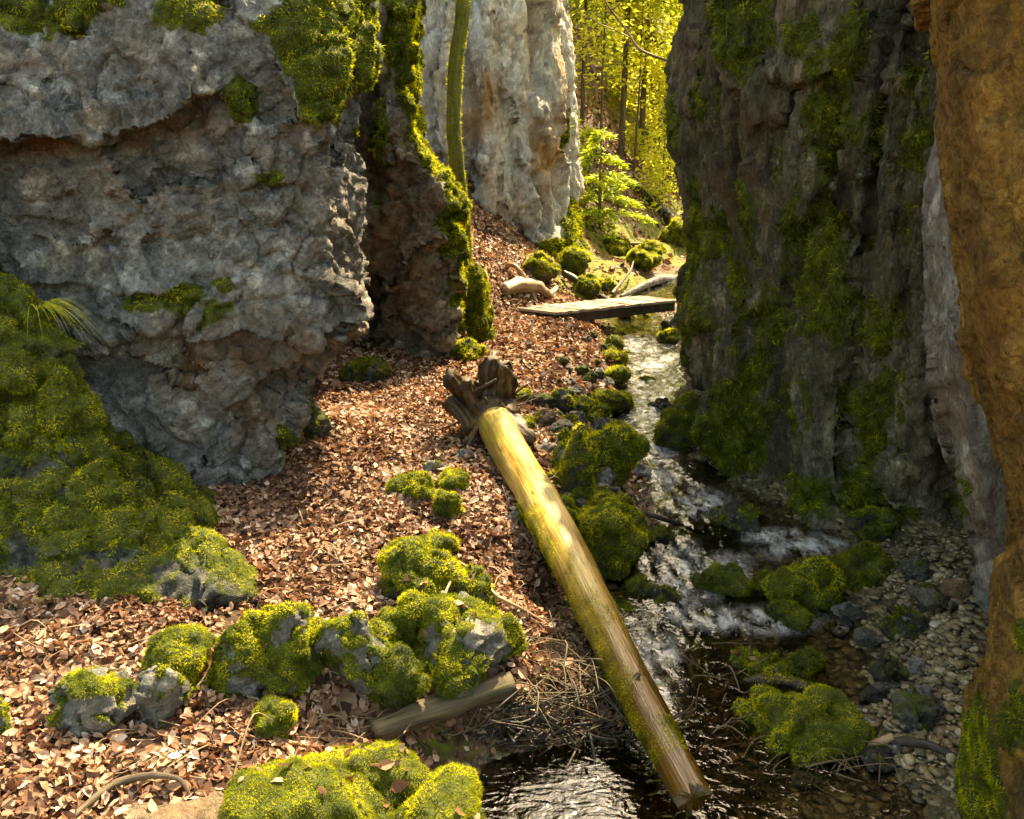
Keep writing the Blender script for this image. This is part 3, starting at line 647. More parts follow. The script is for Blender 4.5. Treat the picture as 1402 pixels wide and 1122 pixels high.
B = [
 # the row across the leaves, lower left
 (108, 1008, 108, 92, 'rounded mossy boulder with bare grey patches, alone among leaves left of the row', .55, dict(bare=.5, leaves=2)),
 (-6, 1014, 40, 48, 'small mossy stone cut by the left edge of the photo', .7, {}),
 (212, 1000, 74, 78, 'small half mossy stone with a pale grey front, before the row of boulders', .5, dict(bare=.5)),
 (246, 952, 92, 82, 'squat bright moss boulder between the small pale stone and the big double boulder', .85, dict(leaves=1)),
 (322, 962, 74, 92, 'dark green mossy half of the double boulder with a pale streak', .75, dict(bare=.25)),
 (386, 966, 108, 112, 'large sunlit double boulder of yellow moss with a pale stone top', .8, dict(bare=.25, leaves=7)),
 (374, 1020, 62, 52, 'little moss hummock below the large sunlit double boulder', .85, {}),
 (484, 972, 98, 100, 'mossy boulder capped with white lichen, right of the sunlit double boulder', .62, dict(bare=.45)),
 (543, 1000, 66, 78, 'dark mossy boulder behind the short log', .85, dict(mossmat='mossdark')),
 (632, 978, 150, 122, 'broad moss boulder with scattered pale stones on it, above the broken log end', .72, dict(bare=.3, leaves=10)),
 (568, 892, 84, 72, 'round cushion of deep green moss between two twigs', .95, {}),
 (572, 836, 116, 84, 'long sloping moss boulder with a dead leaf on top, beside the leaf bank', .9, dict(leaves=3)),
 (648, 838, 62, 58, 'moss covered stone beside the thin arching twig', .7, dict(leaves=4)),
 (662, 895, 66, 50, 'pale sunlit stone with a little moss above the broad moss boulder', .35, dict(mat='tan', leaves=4)),
 (520, 905, 40, 40, 'dark moss knob left of the round moss cushion', .9, {}),
 # small ones between the leaf bank and the long log
 (601, 766, 52, 32, 'low moss stone near the log, between the long moss boulder and the leaf bank', .85, {}),
 (574, 690, 40, 34, 'yellow green moss stone with a drooping tail, in the leaves', .9, {}),
 (550, 676, 40, 20, 'flat yellow moss stone farthest left of the little group in the leaves', .85, {}),
 (612, 716, 36, 38, 'upright moss tuft stone close left of the log', .9, {}),
 (622, 678, 42, 28, 'dark green moss stone left of the log below the root plate', .85, {}),
 (592, 652, 36, 26, 'pale greenish stone half mossy on the leaves', .35, dict(bare=.5, mat='pale')),
 (632, 632, 26, 12, 'small flat white stone just left of the root plate', 0, dict(mat='pale')),
 # between the log and the stream
 (838, 668, 78, 78, 'tall stepped green boulder at the stream edge, biggest of the left bank', .95, dict(name='mossy_boulder')),
 (788, 688, 48, 78, 'narrow mossy boulder left of the tall stepped one', .8, dict(bare=.2)),
 (832, 802, 112, 92, 'big dark green boulder at the water, right of the middle of the log', .95, {}),
 (822, 732, 90, 36, 'low bright moss ridge behind the big dark green boulder', .9, {}),
 (762, 742, 50, 40, 'moss hump touching the right side of the sunlit log', .85, {}),
 (838, 570, 52, 32, 'moss topped stone at the water on the far left bank', .9, {}),
 (812, 586, 42, 30, 'moss stone beside the moss topped stone, slightly nearer', .85, {}),
 (775, 650, 36, 30, 'mossy stone left of the narrow mossy boulder', .6, dict(bare=.3)),
 (796, 612, 32, 28, 'pale stone between the roots and the stream', .1, dict(mat='tan')),
 (770, 600, 38, 22, 'pale grey stone right of the root plate', 0, {}),
 (745, 560, 34, 24, 'grey stone at the left end of the stone row by the stream', .2, {}),
 (772, 566, 38, 26, 'olive grey stone in the stone row on the leaf bank', .4, {}),
 (800, 574, 34, 28, 'dull green stone in the middle of the stone row', .5, {}),
 (750, 588, 30, 22, 'brown stone just above the thick right root', 0, dict(mat='tan')),
 (715, 552, 24, 18, 'single moss tuft stone in the leaves right of the root tops', .8, {}),
 (770, 502, 18, 12, 'tiny moss stone alone on the far leaf bank', .8, {}),
 (842, 532, 38, 26, 'moss stone on the left bank where the stream bends', .8, {}),
 (846, 505, 36, 26, 'mossy bank stone, second upstream from the bend', .8, {}),
 (838, 484, 30, 24, 'mossy bank stone below the near end of the footbridge', .75, {}),
 # in the stream
 (886, 532, 24, 15, 'small dark moss stone alone in the bright far stream', .7, dict(mat='wet')),
 (908, 566, 42, 16, 'flat wet stone just breaking the far stream surface', .2, dict(mat='wet')),
 (870, 452, 40, 30, 'mossy boulder under the footbridge', .7, dict(mat='wet')),
 (918, 478, 36, 24, 'mossy stone on the right side of the stream by the footbridge', .6, {}),
 (920, 452, 30, 20, 'grey stone by the far right end of the footbridge', .1, {}),
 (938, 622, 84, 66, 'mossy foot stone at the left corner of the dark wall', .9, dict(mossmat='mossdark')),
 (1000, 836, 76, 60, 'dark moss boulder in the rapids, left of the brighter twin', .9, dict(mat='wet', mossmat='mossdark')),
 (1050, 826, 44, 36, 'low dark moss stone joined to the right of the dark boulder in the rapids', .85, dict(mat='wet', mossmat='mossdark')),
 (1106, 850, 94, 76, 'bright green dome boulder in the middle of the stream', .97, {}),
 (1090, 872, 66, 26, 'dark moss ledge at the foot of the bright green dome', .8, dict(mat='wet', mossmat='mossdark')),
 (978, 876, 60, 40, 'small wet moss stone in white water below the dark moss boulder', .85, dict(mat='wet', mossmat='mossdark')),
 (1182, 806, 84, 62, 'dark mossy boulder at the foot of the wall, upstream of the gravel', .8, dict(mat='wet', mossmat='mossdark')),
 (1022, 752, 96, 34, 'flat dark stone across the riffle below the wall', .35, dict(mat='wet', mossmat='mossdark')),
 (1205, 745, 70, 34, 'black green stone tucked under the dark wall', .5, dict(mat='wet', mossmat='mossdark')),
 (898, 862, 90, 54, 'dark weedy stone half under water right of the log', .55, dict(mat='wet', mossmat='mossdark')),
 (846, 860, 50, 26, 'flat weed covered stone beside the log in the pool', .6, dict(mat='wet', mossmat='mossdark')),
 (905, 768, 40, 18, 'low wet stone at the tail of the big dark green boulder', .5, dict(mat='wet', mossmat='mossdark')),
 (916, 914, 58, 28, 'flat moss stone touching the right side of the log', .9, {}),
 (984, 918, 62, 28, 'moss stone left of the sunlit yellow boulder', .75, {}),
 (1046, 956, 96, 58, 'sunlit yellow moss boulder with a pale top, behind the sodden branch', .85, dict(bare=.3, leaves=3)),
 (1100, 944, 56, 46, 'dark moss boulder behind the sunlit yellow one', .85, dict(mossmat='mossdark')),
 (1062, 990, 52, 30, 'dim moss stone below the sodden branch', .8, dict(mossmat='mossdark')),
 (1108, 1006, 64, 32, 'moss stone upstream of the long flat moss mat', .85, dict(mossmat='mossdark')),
 (1108, 1056, 166, 58, 'long flat moss mat over a stone, beside the brown stick', .97, {}),
 (1290, 842, 76, 46, 'broad grey green stone on the gravel under the wall', .12, {}),
 (1262, 798, 54, 32, 'angular grey stone at the wall foot above the gravel', .05, {}),
 (1225, 945, 56, 40, 'dark round stone at the edge of the gravel', .25, dict(mat='wet')),
 (1250, 880, 60, 36, 'dark weedy stone in the shallows before the gravel', .3, dict(mat='wet', mossmat='mossdark')),
 (1268, 1010, 80, 38, 'greenish flat stone on the gravel near the ochre rock', .2, {}),
 (1262, 928, 34, 26, 'pale tan stone on the gravel bar', 0, dict(mat='pale')),
 (1270, 962, 32, 22, 'whitish stone on the gravel bar', 0, dict(mat='pale')),
 (1318, 820, 44, 34, 'brown angular stone against the grey pillar', 0, dict(mat='tan')),
 (1220, 1065, 60, 32, 'dark flat stone in the shallows by the bottom right', .1, dict(mat='wet')),
 (958, 1134, 96, 44, 'wet ochre stone below the tip of the long log', 0, dict(mat='tan')),
 # background
 (652, 470, 40, 96, 'mossy knee of rock at the foot of the rock outcrop', .95, dict(name='mossy_boulder')),
 (640, 497, 44, 30, 'mossy stone at the base of the outcrop above the root plate', .8, {}),
 (500, 528, 60, 24, 'dark mossy stone inside the cave hollow', .5, dict(mossmat='mossdark')),
 (430, 606, 40, 40, 'dark stone beside the foot of the huge boulder', .4, dict(mossmat='mossdark')),
 (740, 392, 44, 40, 'moss covered stone on the slope behind the pale driftwood', .8, {}),
 (785, 384, 44, 36, 'dark moss boulder at the foot of the white cliff', .85, {}),
 (800, 412, 40, 24, 'mossy stone behind the near end of the footbridge', .85, {}),
 (830, 402, 30, 20, 'small moss stone behind the footbridge planks', .85, {}),
 (845, 352, 40, 24, 'sunlit moss stone on the valley floor beyond the footbridge', .95, {}),
 (895, 352, 36, 20, 'yellow moss hummock left of the second boardwalk', .95, {}),
 (880, 376, 50, 18, 'sunlit moss mat between footbridge and second boardwalk', .95, {}),
 (928, 340, 46, 26, 'bright moss mound beside the dark wall far back', .95, {}),
]
for (u, v, w, h, lab, mo, kw) in B: boulder(u, v, w, h, lab, mo, **kw)

rs = np.random.default_rng(61)
for i in range(78):
    t = rs.random(); v = 462 + 270 * t ** .8; u = np.interp(v, [460, 500, 540, 600, 660, 735], [818, 822, 805, 775, 800, 790]) + rs.normal() * (14 + 22 * t)
    w = rs.uniform(15, 38) * (.5 + .85 * t); green = rs.random() < .62
    boulder(u, v, w, w * rs.uniform(.55, .8), 'small mossy stone, one of the many lining the left bank between log and stream' if green else 'small bare stone, one of the many lining the left bank between log and stream',
            .7 if green else 0, mat='lichen' if not green else 'stone', name='mossy_stone' if green else 'stone', group='small mossy stones on the left bank' if green else 'small bare stones on the left bank')
for i in range(30):
    v = rs.uniform(770, 1090); u = np.interp(v, [760, 900, 1090], [1210, 1170, 1170]) + rs.normal() * 52
    w = rs.uniform(16, 44); m_ = ['wet', 'stone', 'tan', 'lichen'][rs.integers(0, 4)]
    boulder(u, v, w, w * rs.uniform(.4, .6), 'brown or grey stone poking from the shallows before the gravel bar', 0, mat=m_, name='stone', group='stones in the right hand shallows')
for i in range(14):
    v = rs.uniform(700, 900); u = np.interp(v, [700, 800, 900], [960, 960, 960]) + rs.normal() * 60; w = rs.uniform(18, 40)
    boulder(u, v, w, w * rs.uniform(.3, .5), 'dark wet stone breaking the surface of the rapids', .25, mat='wet', name='stone', group='wet stones in the rapids', mossmat='mossdark')

# the big sunlit moss boulder at the bottom, in front of the pool
S = [(1240, 230, 645), (1150, 236, 648), (1112, 262, 642), (1078, 320, 622), (1050, 400, 585), (1034, 455, 540)]
def low_rock(label, cx, cy, zg, sx, sy, sz, mat, moss, seed, leaves, name='mossy_boulder', yaw=0.0, dens=42000):
    V, T = stone_shape(6, seed, 8, (0.6, 0.95)); mx = np.abs(V).max(0); V = V / mx * np.array([sx, sy, sz])
    c, s_ = math.cos(yaw), math.sin(yaw); V = np.stack([V[:, 0] * c - V[:, 1] * s_, V[:, 0] * s_ + V[:, 1] * c, V[:, 2]], 1) + np.array([cx, cy, zg])
    N = vnormals(V, T); V = V + N * (0.10 * fbm(V * 2.4, 3, seed) + 0.03 * ridged(V * 5, 3, seed))[:, None]; N = vnormals(V, T)
    mo = np.clip(sstep(0.2, 0.55, moss + 0.4 * N[:, 2] - 0.2 + 0.9 * fbm(V * 4.5, 4, seed + 3)), 0, 1) if moss else np.zeros(len(V))
    V = V + N * (mo * (0.03 * (0.9 - cells(V * 14, 5)[0]) + 0.012 * (0.8 - cells(V * 36, 6)[0])) + 0.006 * fbm(V * 18, 3, 4))[:, None]; N = vnormals(V, T)
    base = [cx, cy, zg - 0.1]
    o = mk(name, V, T, M[mat], attrs={'moss': mo, 'ochre': np.zeros(len(V))}, loc=base); tag(o, label, 'boulder')
    if moss: moss_fronds('moss', V, T, N, mo, dens, 0.012, 0.003, o, base, maxn=90000)
    up = np.nonzero(N[:, 2] > 0.5)[0]; r = np.random.default_rng(seed); pk = r.choice(up, leaves)
    if leaves: LV.append((V[pk] + N[pk] * 0.012, N[pk], np.full(leaves, 0.052)))
    return o
a = at_z(415, 1100, 0.12); low_rock('large sunlit yellow moss boulder with dead leaves on it, at the bottom edge', a[0], a[1], 0.0, .36, .30, .20, 'stone', .78, 301, 26, yaw=.25)
a = at_z(600, 1105, 0.06); low_rock('green moss boulder right of the large sunlit one, over the pool', a[0], a[1], -0.06, .125, .19, .19, 'stone', .95, 302, 2)
a = at_z(500, 1068, 0.06); low_rock('low leaf strewn moss rock joining the two bottom boulders', a[0], a[1] + .05, -0.04, .24, .16, .15, 'stone', .6, 304, 30)
a = at_z(235, 1120, 0.03); low_rock('flat bare tan rock slab under the curved branch, bottom left', a[0], a[1], -0.06, .36, .22, .13, 'tan', 0, 303, 3, name='rock_slab', yaw=.3)

# ------------------------------------------------------------------ gravel and pebbles
k = NT('pebbles'); v = k.attr('var'); p = k.pos()
col = k.ramp(v, [(0.0, (0.03, 0.023, 0.009)), (0.35, (0.16, 0.118, 0.046)), (0.6, (0.27, 0.215, 0.11)), (0.85, (0.40, 0.345, 0.23)), (1.0, (0.50, 0.47, 0.38))])
col = k.mix(k.ramp(k.noise(p, 60, 5, 0.7), [(0.4, 0.5), (0.6, 0.0)]), col, (0.05, 0.05, 0.03))
M['pebble'] = k.done(k.bsdf(col, 0.45, k.bump(k.noise(p, 90, 4), 0.4, 0.01), 0.45))
def pebbles(name, P, size, var):
    V0, T0 = ICO[2]; n = len(P); m = len(V0)
    sc = size[:, None] * np.stack([0.7 + 0.6 * rng.random(n), 0.5 + 0.5 * rng.random(n), 0.28 + 0.3 * rng.random(n)], 1)
    a = rng.random(n) * 6.283; ca, sa = np.cos(a), np.sin(a)
    # eight stone shapes shared out over the gravel
    shapes = []
    for q in range(8):
        S_, _ = stone_shape(2, 900 + q, 6, (0.55, 0.9)); shapes.append(S_)
    Vs = np.stack(shapes)[rng.integers(0, 8, n)] * sc[:, None, :]
    Vr = np.stack([Vs[..., 0] * ca[:, None] - Vs[..., 1] * sa[:, None], Vs[..., 0] * sa[:, None] + Vs[..., 1] * ca[:, None], Vs[..., 2] + 0.25 * Vs[..., 0] * (rng.random(n) - .5)[:, None]], -1) + P[:, None, :]
    Fb = T0[None] + (np.arange(n) * m)[:, None, None]
    return mk(name, Vr.reshape(-1, 3), Fb.reshape(-1, 3), M['pebble'], attrs={'var': np.repeat(var, m)})
def bed_points(n, y0, y1, x0, x1):
    y = y0 + (y1 - y0) * rng.random(n) ** 1.2; x = x0 + (x1 - x0) * rng.random(n); dl, dr = bankdist(x, y)
    k_ = (dl < 0.10) & (dr < 1.7); x, y = x[k_], y[k_]
    return np.stack([x, y, terrain(x, y)], 1)
P = np.concatenate([bed_points(17000, 2.3, 7.2, -0.9, 3.2), bed_points(5000, 7, 13.5, 0.4, 3.4)])
# a heaped gravel bar by the grey pillar
gb = []
for (u, v, su, sv, n) in [(1265, 935, 55, 60, 900), (1290, 870, 40, 40, 350), (1240, 790, 60, 30, 350), (1300, 800, 30, 40, 250), (1275, 1010, 45, 45, 450), (880, 470, 60, 10, 0), (925, 435, 14, 22, 160), (800, 590, 40, 30, 160), (700, 860, 40, 40, 160), (920, 770, 60, 30, 300)]:
    for _ in range(n):
        q = ground(u + su * rng.normal() * .6, v + sv * rng.normal() * .6); gb.append(q)
gb = np.array(gb); gb[:, 2] += 0.035 * rng.random(len(gb))
ps = 0.008 + 0.042 * rng.random(len(P)) ** 4; bs_ = 0.011 + 0.034 * rng.random(len(gb)) ** 3
vP = np.clip(0.27 + 0.17 * rng.normal(size=len(P)), 0, 1); vB = np.clip(0.42 + 0.22 * rng.normal(size=len(gb)), 0, 1)
gr = pebbles('gravel', np.concatenate([P, gb]), np.concatenate([ps, bs_]), np.concatenate([vP, vB]))
tag(gr, 'wet pebbles and pale gravel covering the stream bed and its right bank', 'gravel', kind='stuff')

# ------------------------------------------------------------------ tubes: log, roots, branches
def tube(pts, rad, seg=12, step=None, lump=0.06, seed=0, fine=0.02, jag=0.0):
    pts = np.array(pts, float); rad = np.array(rad, float); n = len(pts)
    L = np.linalg.norm(np.diff(pts, axis=0), axis=1).sum(); m = max(6, int(L / (step or rad.mean() * 0.7)))
    ts = np.linspace(0, n - 1 - 1e-6, m); C = catmull(pts, False, ts); rr = np.interp(ts, np.arange(n), rad)
    tg = unit(np.gradient(C, axis=0)); a = np.cross(tg[0], [0.3, 0.2, 1.0]); a /= np.linalg.norm(a); A = []
    for t in tg:
        a = a - t * (a @ t); a = a / np.linalg.norm(a); A.append(a)
    A = np.array(A); Bn = np.cross(tg, A); th = np.arange(seg) / seg * 2 * math.pi
    dirs = A[:, None] * np.cos(th)[None, :, None] + Bn[:, None] * np.sin(th)[None, :, None]
    s = np.concatenate([[0], np.cumsum(np.linalg.norm(np.diff(C, axis=0), axis=1))])
    q = np.stack([np.tile(np.cos(th), m) * rr.mean() * 3, np.tile(np.sin(th), m) * rr.mean() * 3, np.repeat(s, seg)], 1)
    rmul = 1 + lump * fbm(q / (rr.mean() * (5 if lump < .2 else 2.6)) + seed, 3, seed + 1) * 2 + fine * fbm(q * np.array([1, 1, .25]) / rr.mean() * 1.6 + seed, 3, seed + 5)
    V = C[:, None] + dirs * (rr[:, None] * rmul.reshape(m, seg))[:, :, None]
    if jag:
        je = sstep(s[-1] - 2.2 * jag, s[-1], s)[:, None] * (jag * (.2 + 1.6 * fbm(np.stack([np.cos(th) * 2.2, np.sin(th) * 2.2, 0 * th + seed], 1), 3, 9) + .5 * fbm(np.stack([np.cos(th) * 7, np.sin(th) * 7, 0 * th], 1), 2, 4)))[None, :]
        V = V + tg[:, None] * je[:, :, None]
    V = V.reshape(-1, 3)
    idx = np.arange(m * seg).reshape(m, seg); nx = np.roll(idx, -1, 1)
    Fq = np.stack([idx[:-1], idx[1:], nx[1:], nx[:-1]], -1).reshape(-1, 4)[:, ::-1]
    V = np.concatenate([V, [C[0] - tg[0] * rr[0] * .12, C[-1] + tg[-1] * rr[-1] * .12]]); q = np.concatenate([q, q[:1] * [0, 0, 1], q[-1:] * [0, 0, 1]])
    Ft = np.concatenate([np.stack([idx[0], nx[0], np.full(seg, m * seg)], 1)[:, ::-1], np.stack([nx[-1], idx[-1], np.full(seg, m * seg + 1)], 1)[:, ::-1]])
    al = np.concatenate([np.repeat(s / s[-1], seg), [0, 1]])
    return V, [Fq, Ft], q, al
def wood_mat(name, dark, mid, light, green=0.0, wetend=False, rough=0.5):
    k = NT(name); tc = k.attr('tc', 'Vector'); p = k.pos()
    grain = k.noise(k.mapv(tc, (14, 14, 1.6)), 1.0, 8, 0.65, 0.6); blot = k.noise(k.mapv(tc, (2.2, 2.2, 0.9)), 1.6, 6, 0.65, 0.5)
    col = k.ramp(k.math('ADD', k.math('MULTIPLY', grain, 0.38), k.math('MULTIPLY', blot, 0.62)), [(0.36, dark), (0.5, mid), (0.64, light)])
    st_ = k.noise(k.mapv(tc, (1.6, 1.6, 0.45)), 2.0, 8, 0.72, 1.0); col = k.mix(k.ramp(st_, [(0.54, 0.0), (0.66, 0.55)]), col, k.mix(1.0, col, (0.30, 0.24, 0.16), 'MULTIPLY'))
    sp_ = k.vor(k.mapv(tc, (7, 7, 5.0)), 2.6, 'F1'); col = k.mix(k.ramp(sp_, [(0.05, 0.8), (0.13, 0.0)]), col, tuple(c * .4 for c in dark))
    kn = k.vor(k.mapv(tc, (3.5, 3.5, 2.6)), 1.6, 'F1'); col = k.mix(k.ramp(kn, [(0.06, 0.9), (0.15, 0.0)]), col, tuple(c * .3 for c in dark))
    ck = k.noise(k.mapv(tc, (26, 26, 0.9)), 1.0, 4, 0.6); col = k.mix(k.ramp(ck, [(0.62, 0.0), (0.70, 0.55)]), col, tuple(c * .4 for c in dark))
    if green:
        gm = k.ramp(k.noise(k.mapv(tc, (3, 3, 0.8)), 1.5, 7, 0.7, 0.8), [(0.46, 0.0), (0.60, green)])
        col = k.mix(gm, col, k.mix(k.noise(p, 30, 5), (0.07, 0.075, 0.010), (0.28, 0.22, 0.02)))
    ro = rough
    if wetend:
        we = k.ramp(k.attr('along'), [(0.45, 0.0), (0.85, 1.0)])
        col = k.mix(we, col, k.mix(1.0, col, (0.20, 0.15, 0.05), 'MULTIPLY'))
        ro = k.math('SUBTRACT', rough, k.math('MULTIPLY', we, rough - 0.14))
    return k.done(k.bsdf(col, ro, k.bump(k.math('ADD', grain, k.math('ADD', k.math('MULTIPLY', ck, -0.6), k.math('MULTIPLY', st_, -0.6))), 0.4, 0.014), 0.5))
M['log'] = wood_mat('barkless_log_wood', (0.20, 0.115, 0.018), (0.46, 0.30, 0.07), (0.66, 0.49, 0.17), green=0.85, wetend=True, rough=0.34)
M['root'] = wood_mat('rotten_root_wood', (0.007, 0.003, 0.001), (0.042, 0.019, 0.004), (0.15, 0.078, 0.015), green=0.15, rough=0.6)
M['bark'] = wood_mat('grey_brown_bark', (0.022, 0.015, 0.008), (0.085, 0.058, 0.030), (0.19, 0.14, 0.08), green=0.3, rough=0.7)
M['wetbark'] = wood_mat('sodden_bark', (0.005, 0.004, 0.002), (0.018, 0.013, 0.007), (0.05, 0.034, 0.018), rough=0.6)
M['stick'] = wood_mat('bare_stick_wood', (0.11, 0.07, 0.03), (0.26, 0.17, 0.085), (0.42, 0.31, 0.18), rough=0.6)
M['drift'] = wood_mat('pale_driftwood', (0.14, 0.09, 0.04), (0.30, 0.21, 0.11), (0.46, 0.36, 0.22), rough=0.6)
def tube_obj(name, mat, parent=None, loc=None, **kw):
    V, Fc, q, al = tube(**kw); return mk(name, V, Fc, M[mat], parent=parent, attrs={'tc': q, 'along': al}, loc=loc)

# the long barkless log, root plate up-bank
A = ground(678, 612); A = np.array([A[0], A[1], A[2] + 0.20]); Z = at_z(948, 1090, -0.16)
ax = (Z - A) / np.linalg.norm(Z - A)
log = empty('fallen_log', [A[0], A[1], A[2] - .2]); lb = [A[0], A[1], A[2] - .2]
tag(log, 'long yellow barkless log with a torn root plate, lying down the bank into the stream', 'log')
mid = lambda t, dz=0, dx=0: A + (Z - A) * t + np.array([dx, 0, dz])
tube_obj('trunk', 'log', log, lb, pts=[mid(-.02), mid(.12, .0), mid(.33, .015, .012), mid(.55, .01, .015), mid(.8, -.01), mid(1.0)], rad=[.150, .139, .130, .119, .102, .080], seg=84, step=.012, lump=.05, seed=3, fine=.03, jag=.05)
Vl, Fl, ql, al_ = tube([mid(.3), mid(.55, .01, .015), mid(.8, -.01), mid(.97)], [.134, .121, .104, .084], seg=60, step=.02, lump=.05, seed=3, fine=.03)
Tl = tris(Fl); Nl = vnormals(Vl, Tl)
ml = np.clip(sstep(.30, .62, .30 + .9 * fbm(Vl * np.array([7, 3, 7]), 4, 55) - .35 * Nl[:, 0] + .25 * Nl[:, 2] * (al_ > .5)), 0, 1) * (al_ > .05) * (al_ < .97)
moss_fronds('moss', Vl, Tl, Nl, ml, 42000, .008, .003, log, lb, 'moss', maxn=16000)
def off(u, v, dy=0.0):  # a point beside the root plate, seen at (u, v), dy behind the log's upper end
    return at_y(u, v, A[1] + dy)
ROOTS = [([off(668, 606, .1), off(658, 575, .2), off(640, 540, .16), off(624, 522, .08), off(614, 513, .02)], [.15, .13, .085, .062, .05], 'root'),
         ([off(672, 600, .12), off(672, 560, .22), off(676, 528, .22), off(672, 502, .18), off(674, 489, .16)], [.16, .14, .10, .085, .035], 'root'),
         ([off(684, 560, .25), off(689, 530, .22), off(690, 512, .18), off(688, 500, .12)], [.08, .09, .075, .05], 'root'),
         ([off(672, 596, .1), off(690, 578, -.02), off(708, 586, -.14), off(722, 598, -.22), off(730, 606, -.25)], [.13, .085, .065, .055, .04], 'root'),
         ([off(660, 600, .1), off(644, 588, .02), off(634, 570, .02), off(616, 548, .1)], [.10, .05, .045, .06], 'root'),
         ([off(650, 560, .1), off(640, 535, .06), off(637, 520, .04)], [.06, .045, .035], 'root'),
         ([off(660, 560, .05), off(684, 574, -.05), off(706, 592, -.18), off(716, 604, -.22)], [.022, .02, .016, .01], 'root'),
         ([off(648, 538, .0), off(664, 528, -.04), off(680, 520, .0)], [.012, .012, .008], 'root'),
         ([off(655, 580, -.05), off(646, 600, -.16), off(640, 620, -.2)], [.03, .022, .012], 'root'),
         ([off(690, 590, -.1), off(705, 604, -.2), off(702, 616, -.25)], [.028, .02, .012], 'root'),
         ([off(640, 598, .1), off(656, 584, -.02), off(680, 586, -.06), off(700, 592, -.1)], [.02, .018, .016, .012], 'root'),
         ([off(720, 600, -.22), off(733, 616, -.25), off(742, 622, -.22)], [.014, .01, .006], 'root')]
for i, (pp, rr, m_) in enumerate(ROOTS): tube_obj('root', m_, log, lb, pts=pp, rad=rr, seg=30, lump=.45, seed=20 + i, fine=.75, step=min(rr) * .3 + .006)
tube_obj('root_plate', 'root', log, lb, pts=[A + ax * .02, A - ax * .12, A - ax * .26 + [0, 0, .03]], rad=[.165, .20, .13], seg=36, lump=.22, seed=44, fine=.12, step=.02)
rr_ = np.random.default_rng(12)
for i in range(16):
    a0 = rr_.random() * 6.283; sd_ = np.cross(ax, [0, 0, 1.]); sd_ /= np.linalg.norm(sd_); up_ = np.cross(sd_, ax); o_ = sd_ * math.cos(a0) + up_ * math.sin(a0)
    b0 = A - ax * rr_.uniform(.02, .28) + o_ * .12; l_ = rr_.uniform(.12, .34); w_ = rr_.normal(size=3) * .06
    tube_obj('rootlet', 'root', log, lb, pts=[b0, b0 + o_ * l_ * .5 + w_, b0 + o_ * l_ + w_ * .2 - ax * .06 - [0, 0, .04]], rad=[rr_.uniform(.010, .024), .009, .003], seg=8, seed=i, lump=.2, fine=.2)
for t_, s_ in ((.60, -1), (.83, -1)):
    b0 = mid(t_); sd = np.cross(ax, [0, 0, 1]); sd /= np.linalg.norm(sd)
    tube_obj('branch_stub', 'log', log, lb, pts=[b0 + sd * s_ * -.08, b0 - sd * s_ * .0 + [0, 0, .11]], rad=[.02, .012], seg=8, seed=int(t_ * 100))

# shorter broken log and loose branches
def gp(u, v, lift=0.03):
    q = ground(u, v); return q + np.array([0, 0, lift])
def branch(name, label, cat, pts, rad, mat='stick', lift=0.02, seed=0, seg=8, moss=0, group=None):
    W = [gp(u, v, lift if len(t) == 0 else t[0]) for u, v, *t in pts]; b = W[0].copy()
    V, Fc, q, al = tube(W, rad, seg=max(seg, 14 if max(rad) > .02 else seg), seed=seed, lump=.22, fine=.22, step=max(.012, min(rad) * .9))
    o = mk(name, V, Fc, M[mat], attrs={'tc': q, 'along': al}, loc=b); tag(o, label, cat, group)
    if moss:
        T = tris(Fc); N = vnormals(V, T); mo = np.clip(sstep(.1, .5, N[:, 2] * .5 + moss - .4 + fbm(V * 7, 3, seed)), 0, 1)
        moss_fronds('moss', V, T, N, mo, 26000, .016, .004, o, b, 'moss', maxn=30000)
    return o
branch('broken_log', 'short broken log jutting from the moss boulders over the pool', 'log', [(512, 1020, .07), (560, 1006, .09), (630, 990, .12), (702, 972, .16)], [.058, .060, .058, .053], 'bark', seed=1, seg=28)
branch('curved_branch', 'dark curved branch arching over the tan slab at lower left', 'branch', [(100, 1126, .02), (140, 1098, .04), (172, 1086, .06), (215, 1082, .07), (248, 1085, .06), (264, 1100, .02)], [.012, .016, .016, .013, .010, .005], 'bark', seed=2)
branch('stick', 'pale straight stick on the leaves above the large sunlit moss boulder', 'stick', [(336, 1004), (385, 1020), (440, 1032)], [.013, .014, .009], 'stick', seed=3)
branch('twig', 'long thin twig running up from the leaves to the double boulder', 'twig', [(226, 990), (246, 970, .03), (280, 945, .06), (300, 920, .12)], [.004, .005, .005, .003], 'stick', seed=4)
branch('twig', 'thin twig bent in an arch over the round moss cushion', 'twig', [(530, 890, .05), (570, 888, .10), (602, 876, .14), (612, 850, .18), (624, 826, .2), (618, 806, .2)], [.005, .007, .008, .008, .007, .004], 'stick', seed=5)
branch('branch', 'forked brown branch reaching from the long moss boulder towards the log', 'branch', [(612, 804, .2), (650, 818, .16), (680, 838, .10), (715, 852, .08), (750, 866, .05)], [.006, .010, .011, .010, .006], 'stick', seed=6)
branch('stick', 'reddish brown stick in the shallows beside the long flat moss mat', 'stick', [(1090, 1062, .03), (1150, 1046, .06), (1220, 1026, .07)], [.012, .017, .020], 'stick', seed=7)
branch('branch', 'dark sodden branch continuing right of the reddish stick', 'branch', [(1215, 1028, .05), (1265, 1034, .06), (1315, 1050, .04)], [.026, .022, .014], 'wetbark', seed=8)
branch('sodden_branch', 'black sodden branch below the sunlit yellow moss boulder', 'branch', [(996, 966, .10), (1040, 958, .12), (1095, 964, .11), (1156, 982, .06)], [.022, .038, .036, .016], 'wetbark', seed=9, seg=20, moss=.45)
branch('branch', 'bent brown branch from the sodden branch down to the debris', 'branch', [(1008, 952, .14), (985, 972, .10), (950, 985, .06), (920, 1004, .04)], [.016, .022, .018, .012], 'bark', seed=10)
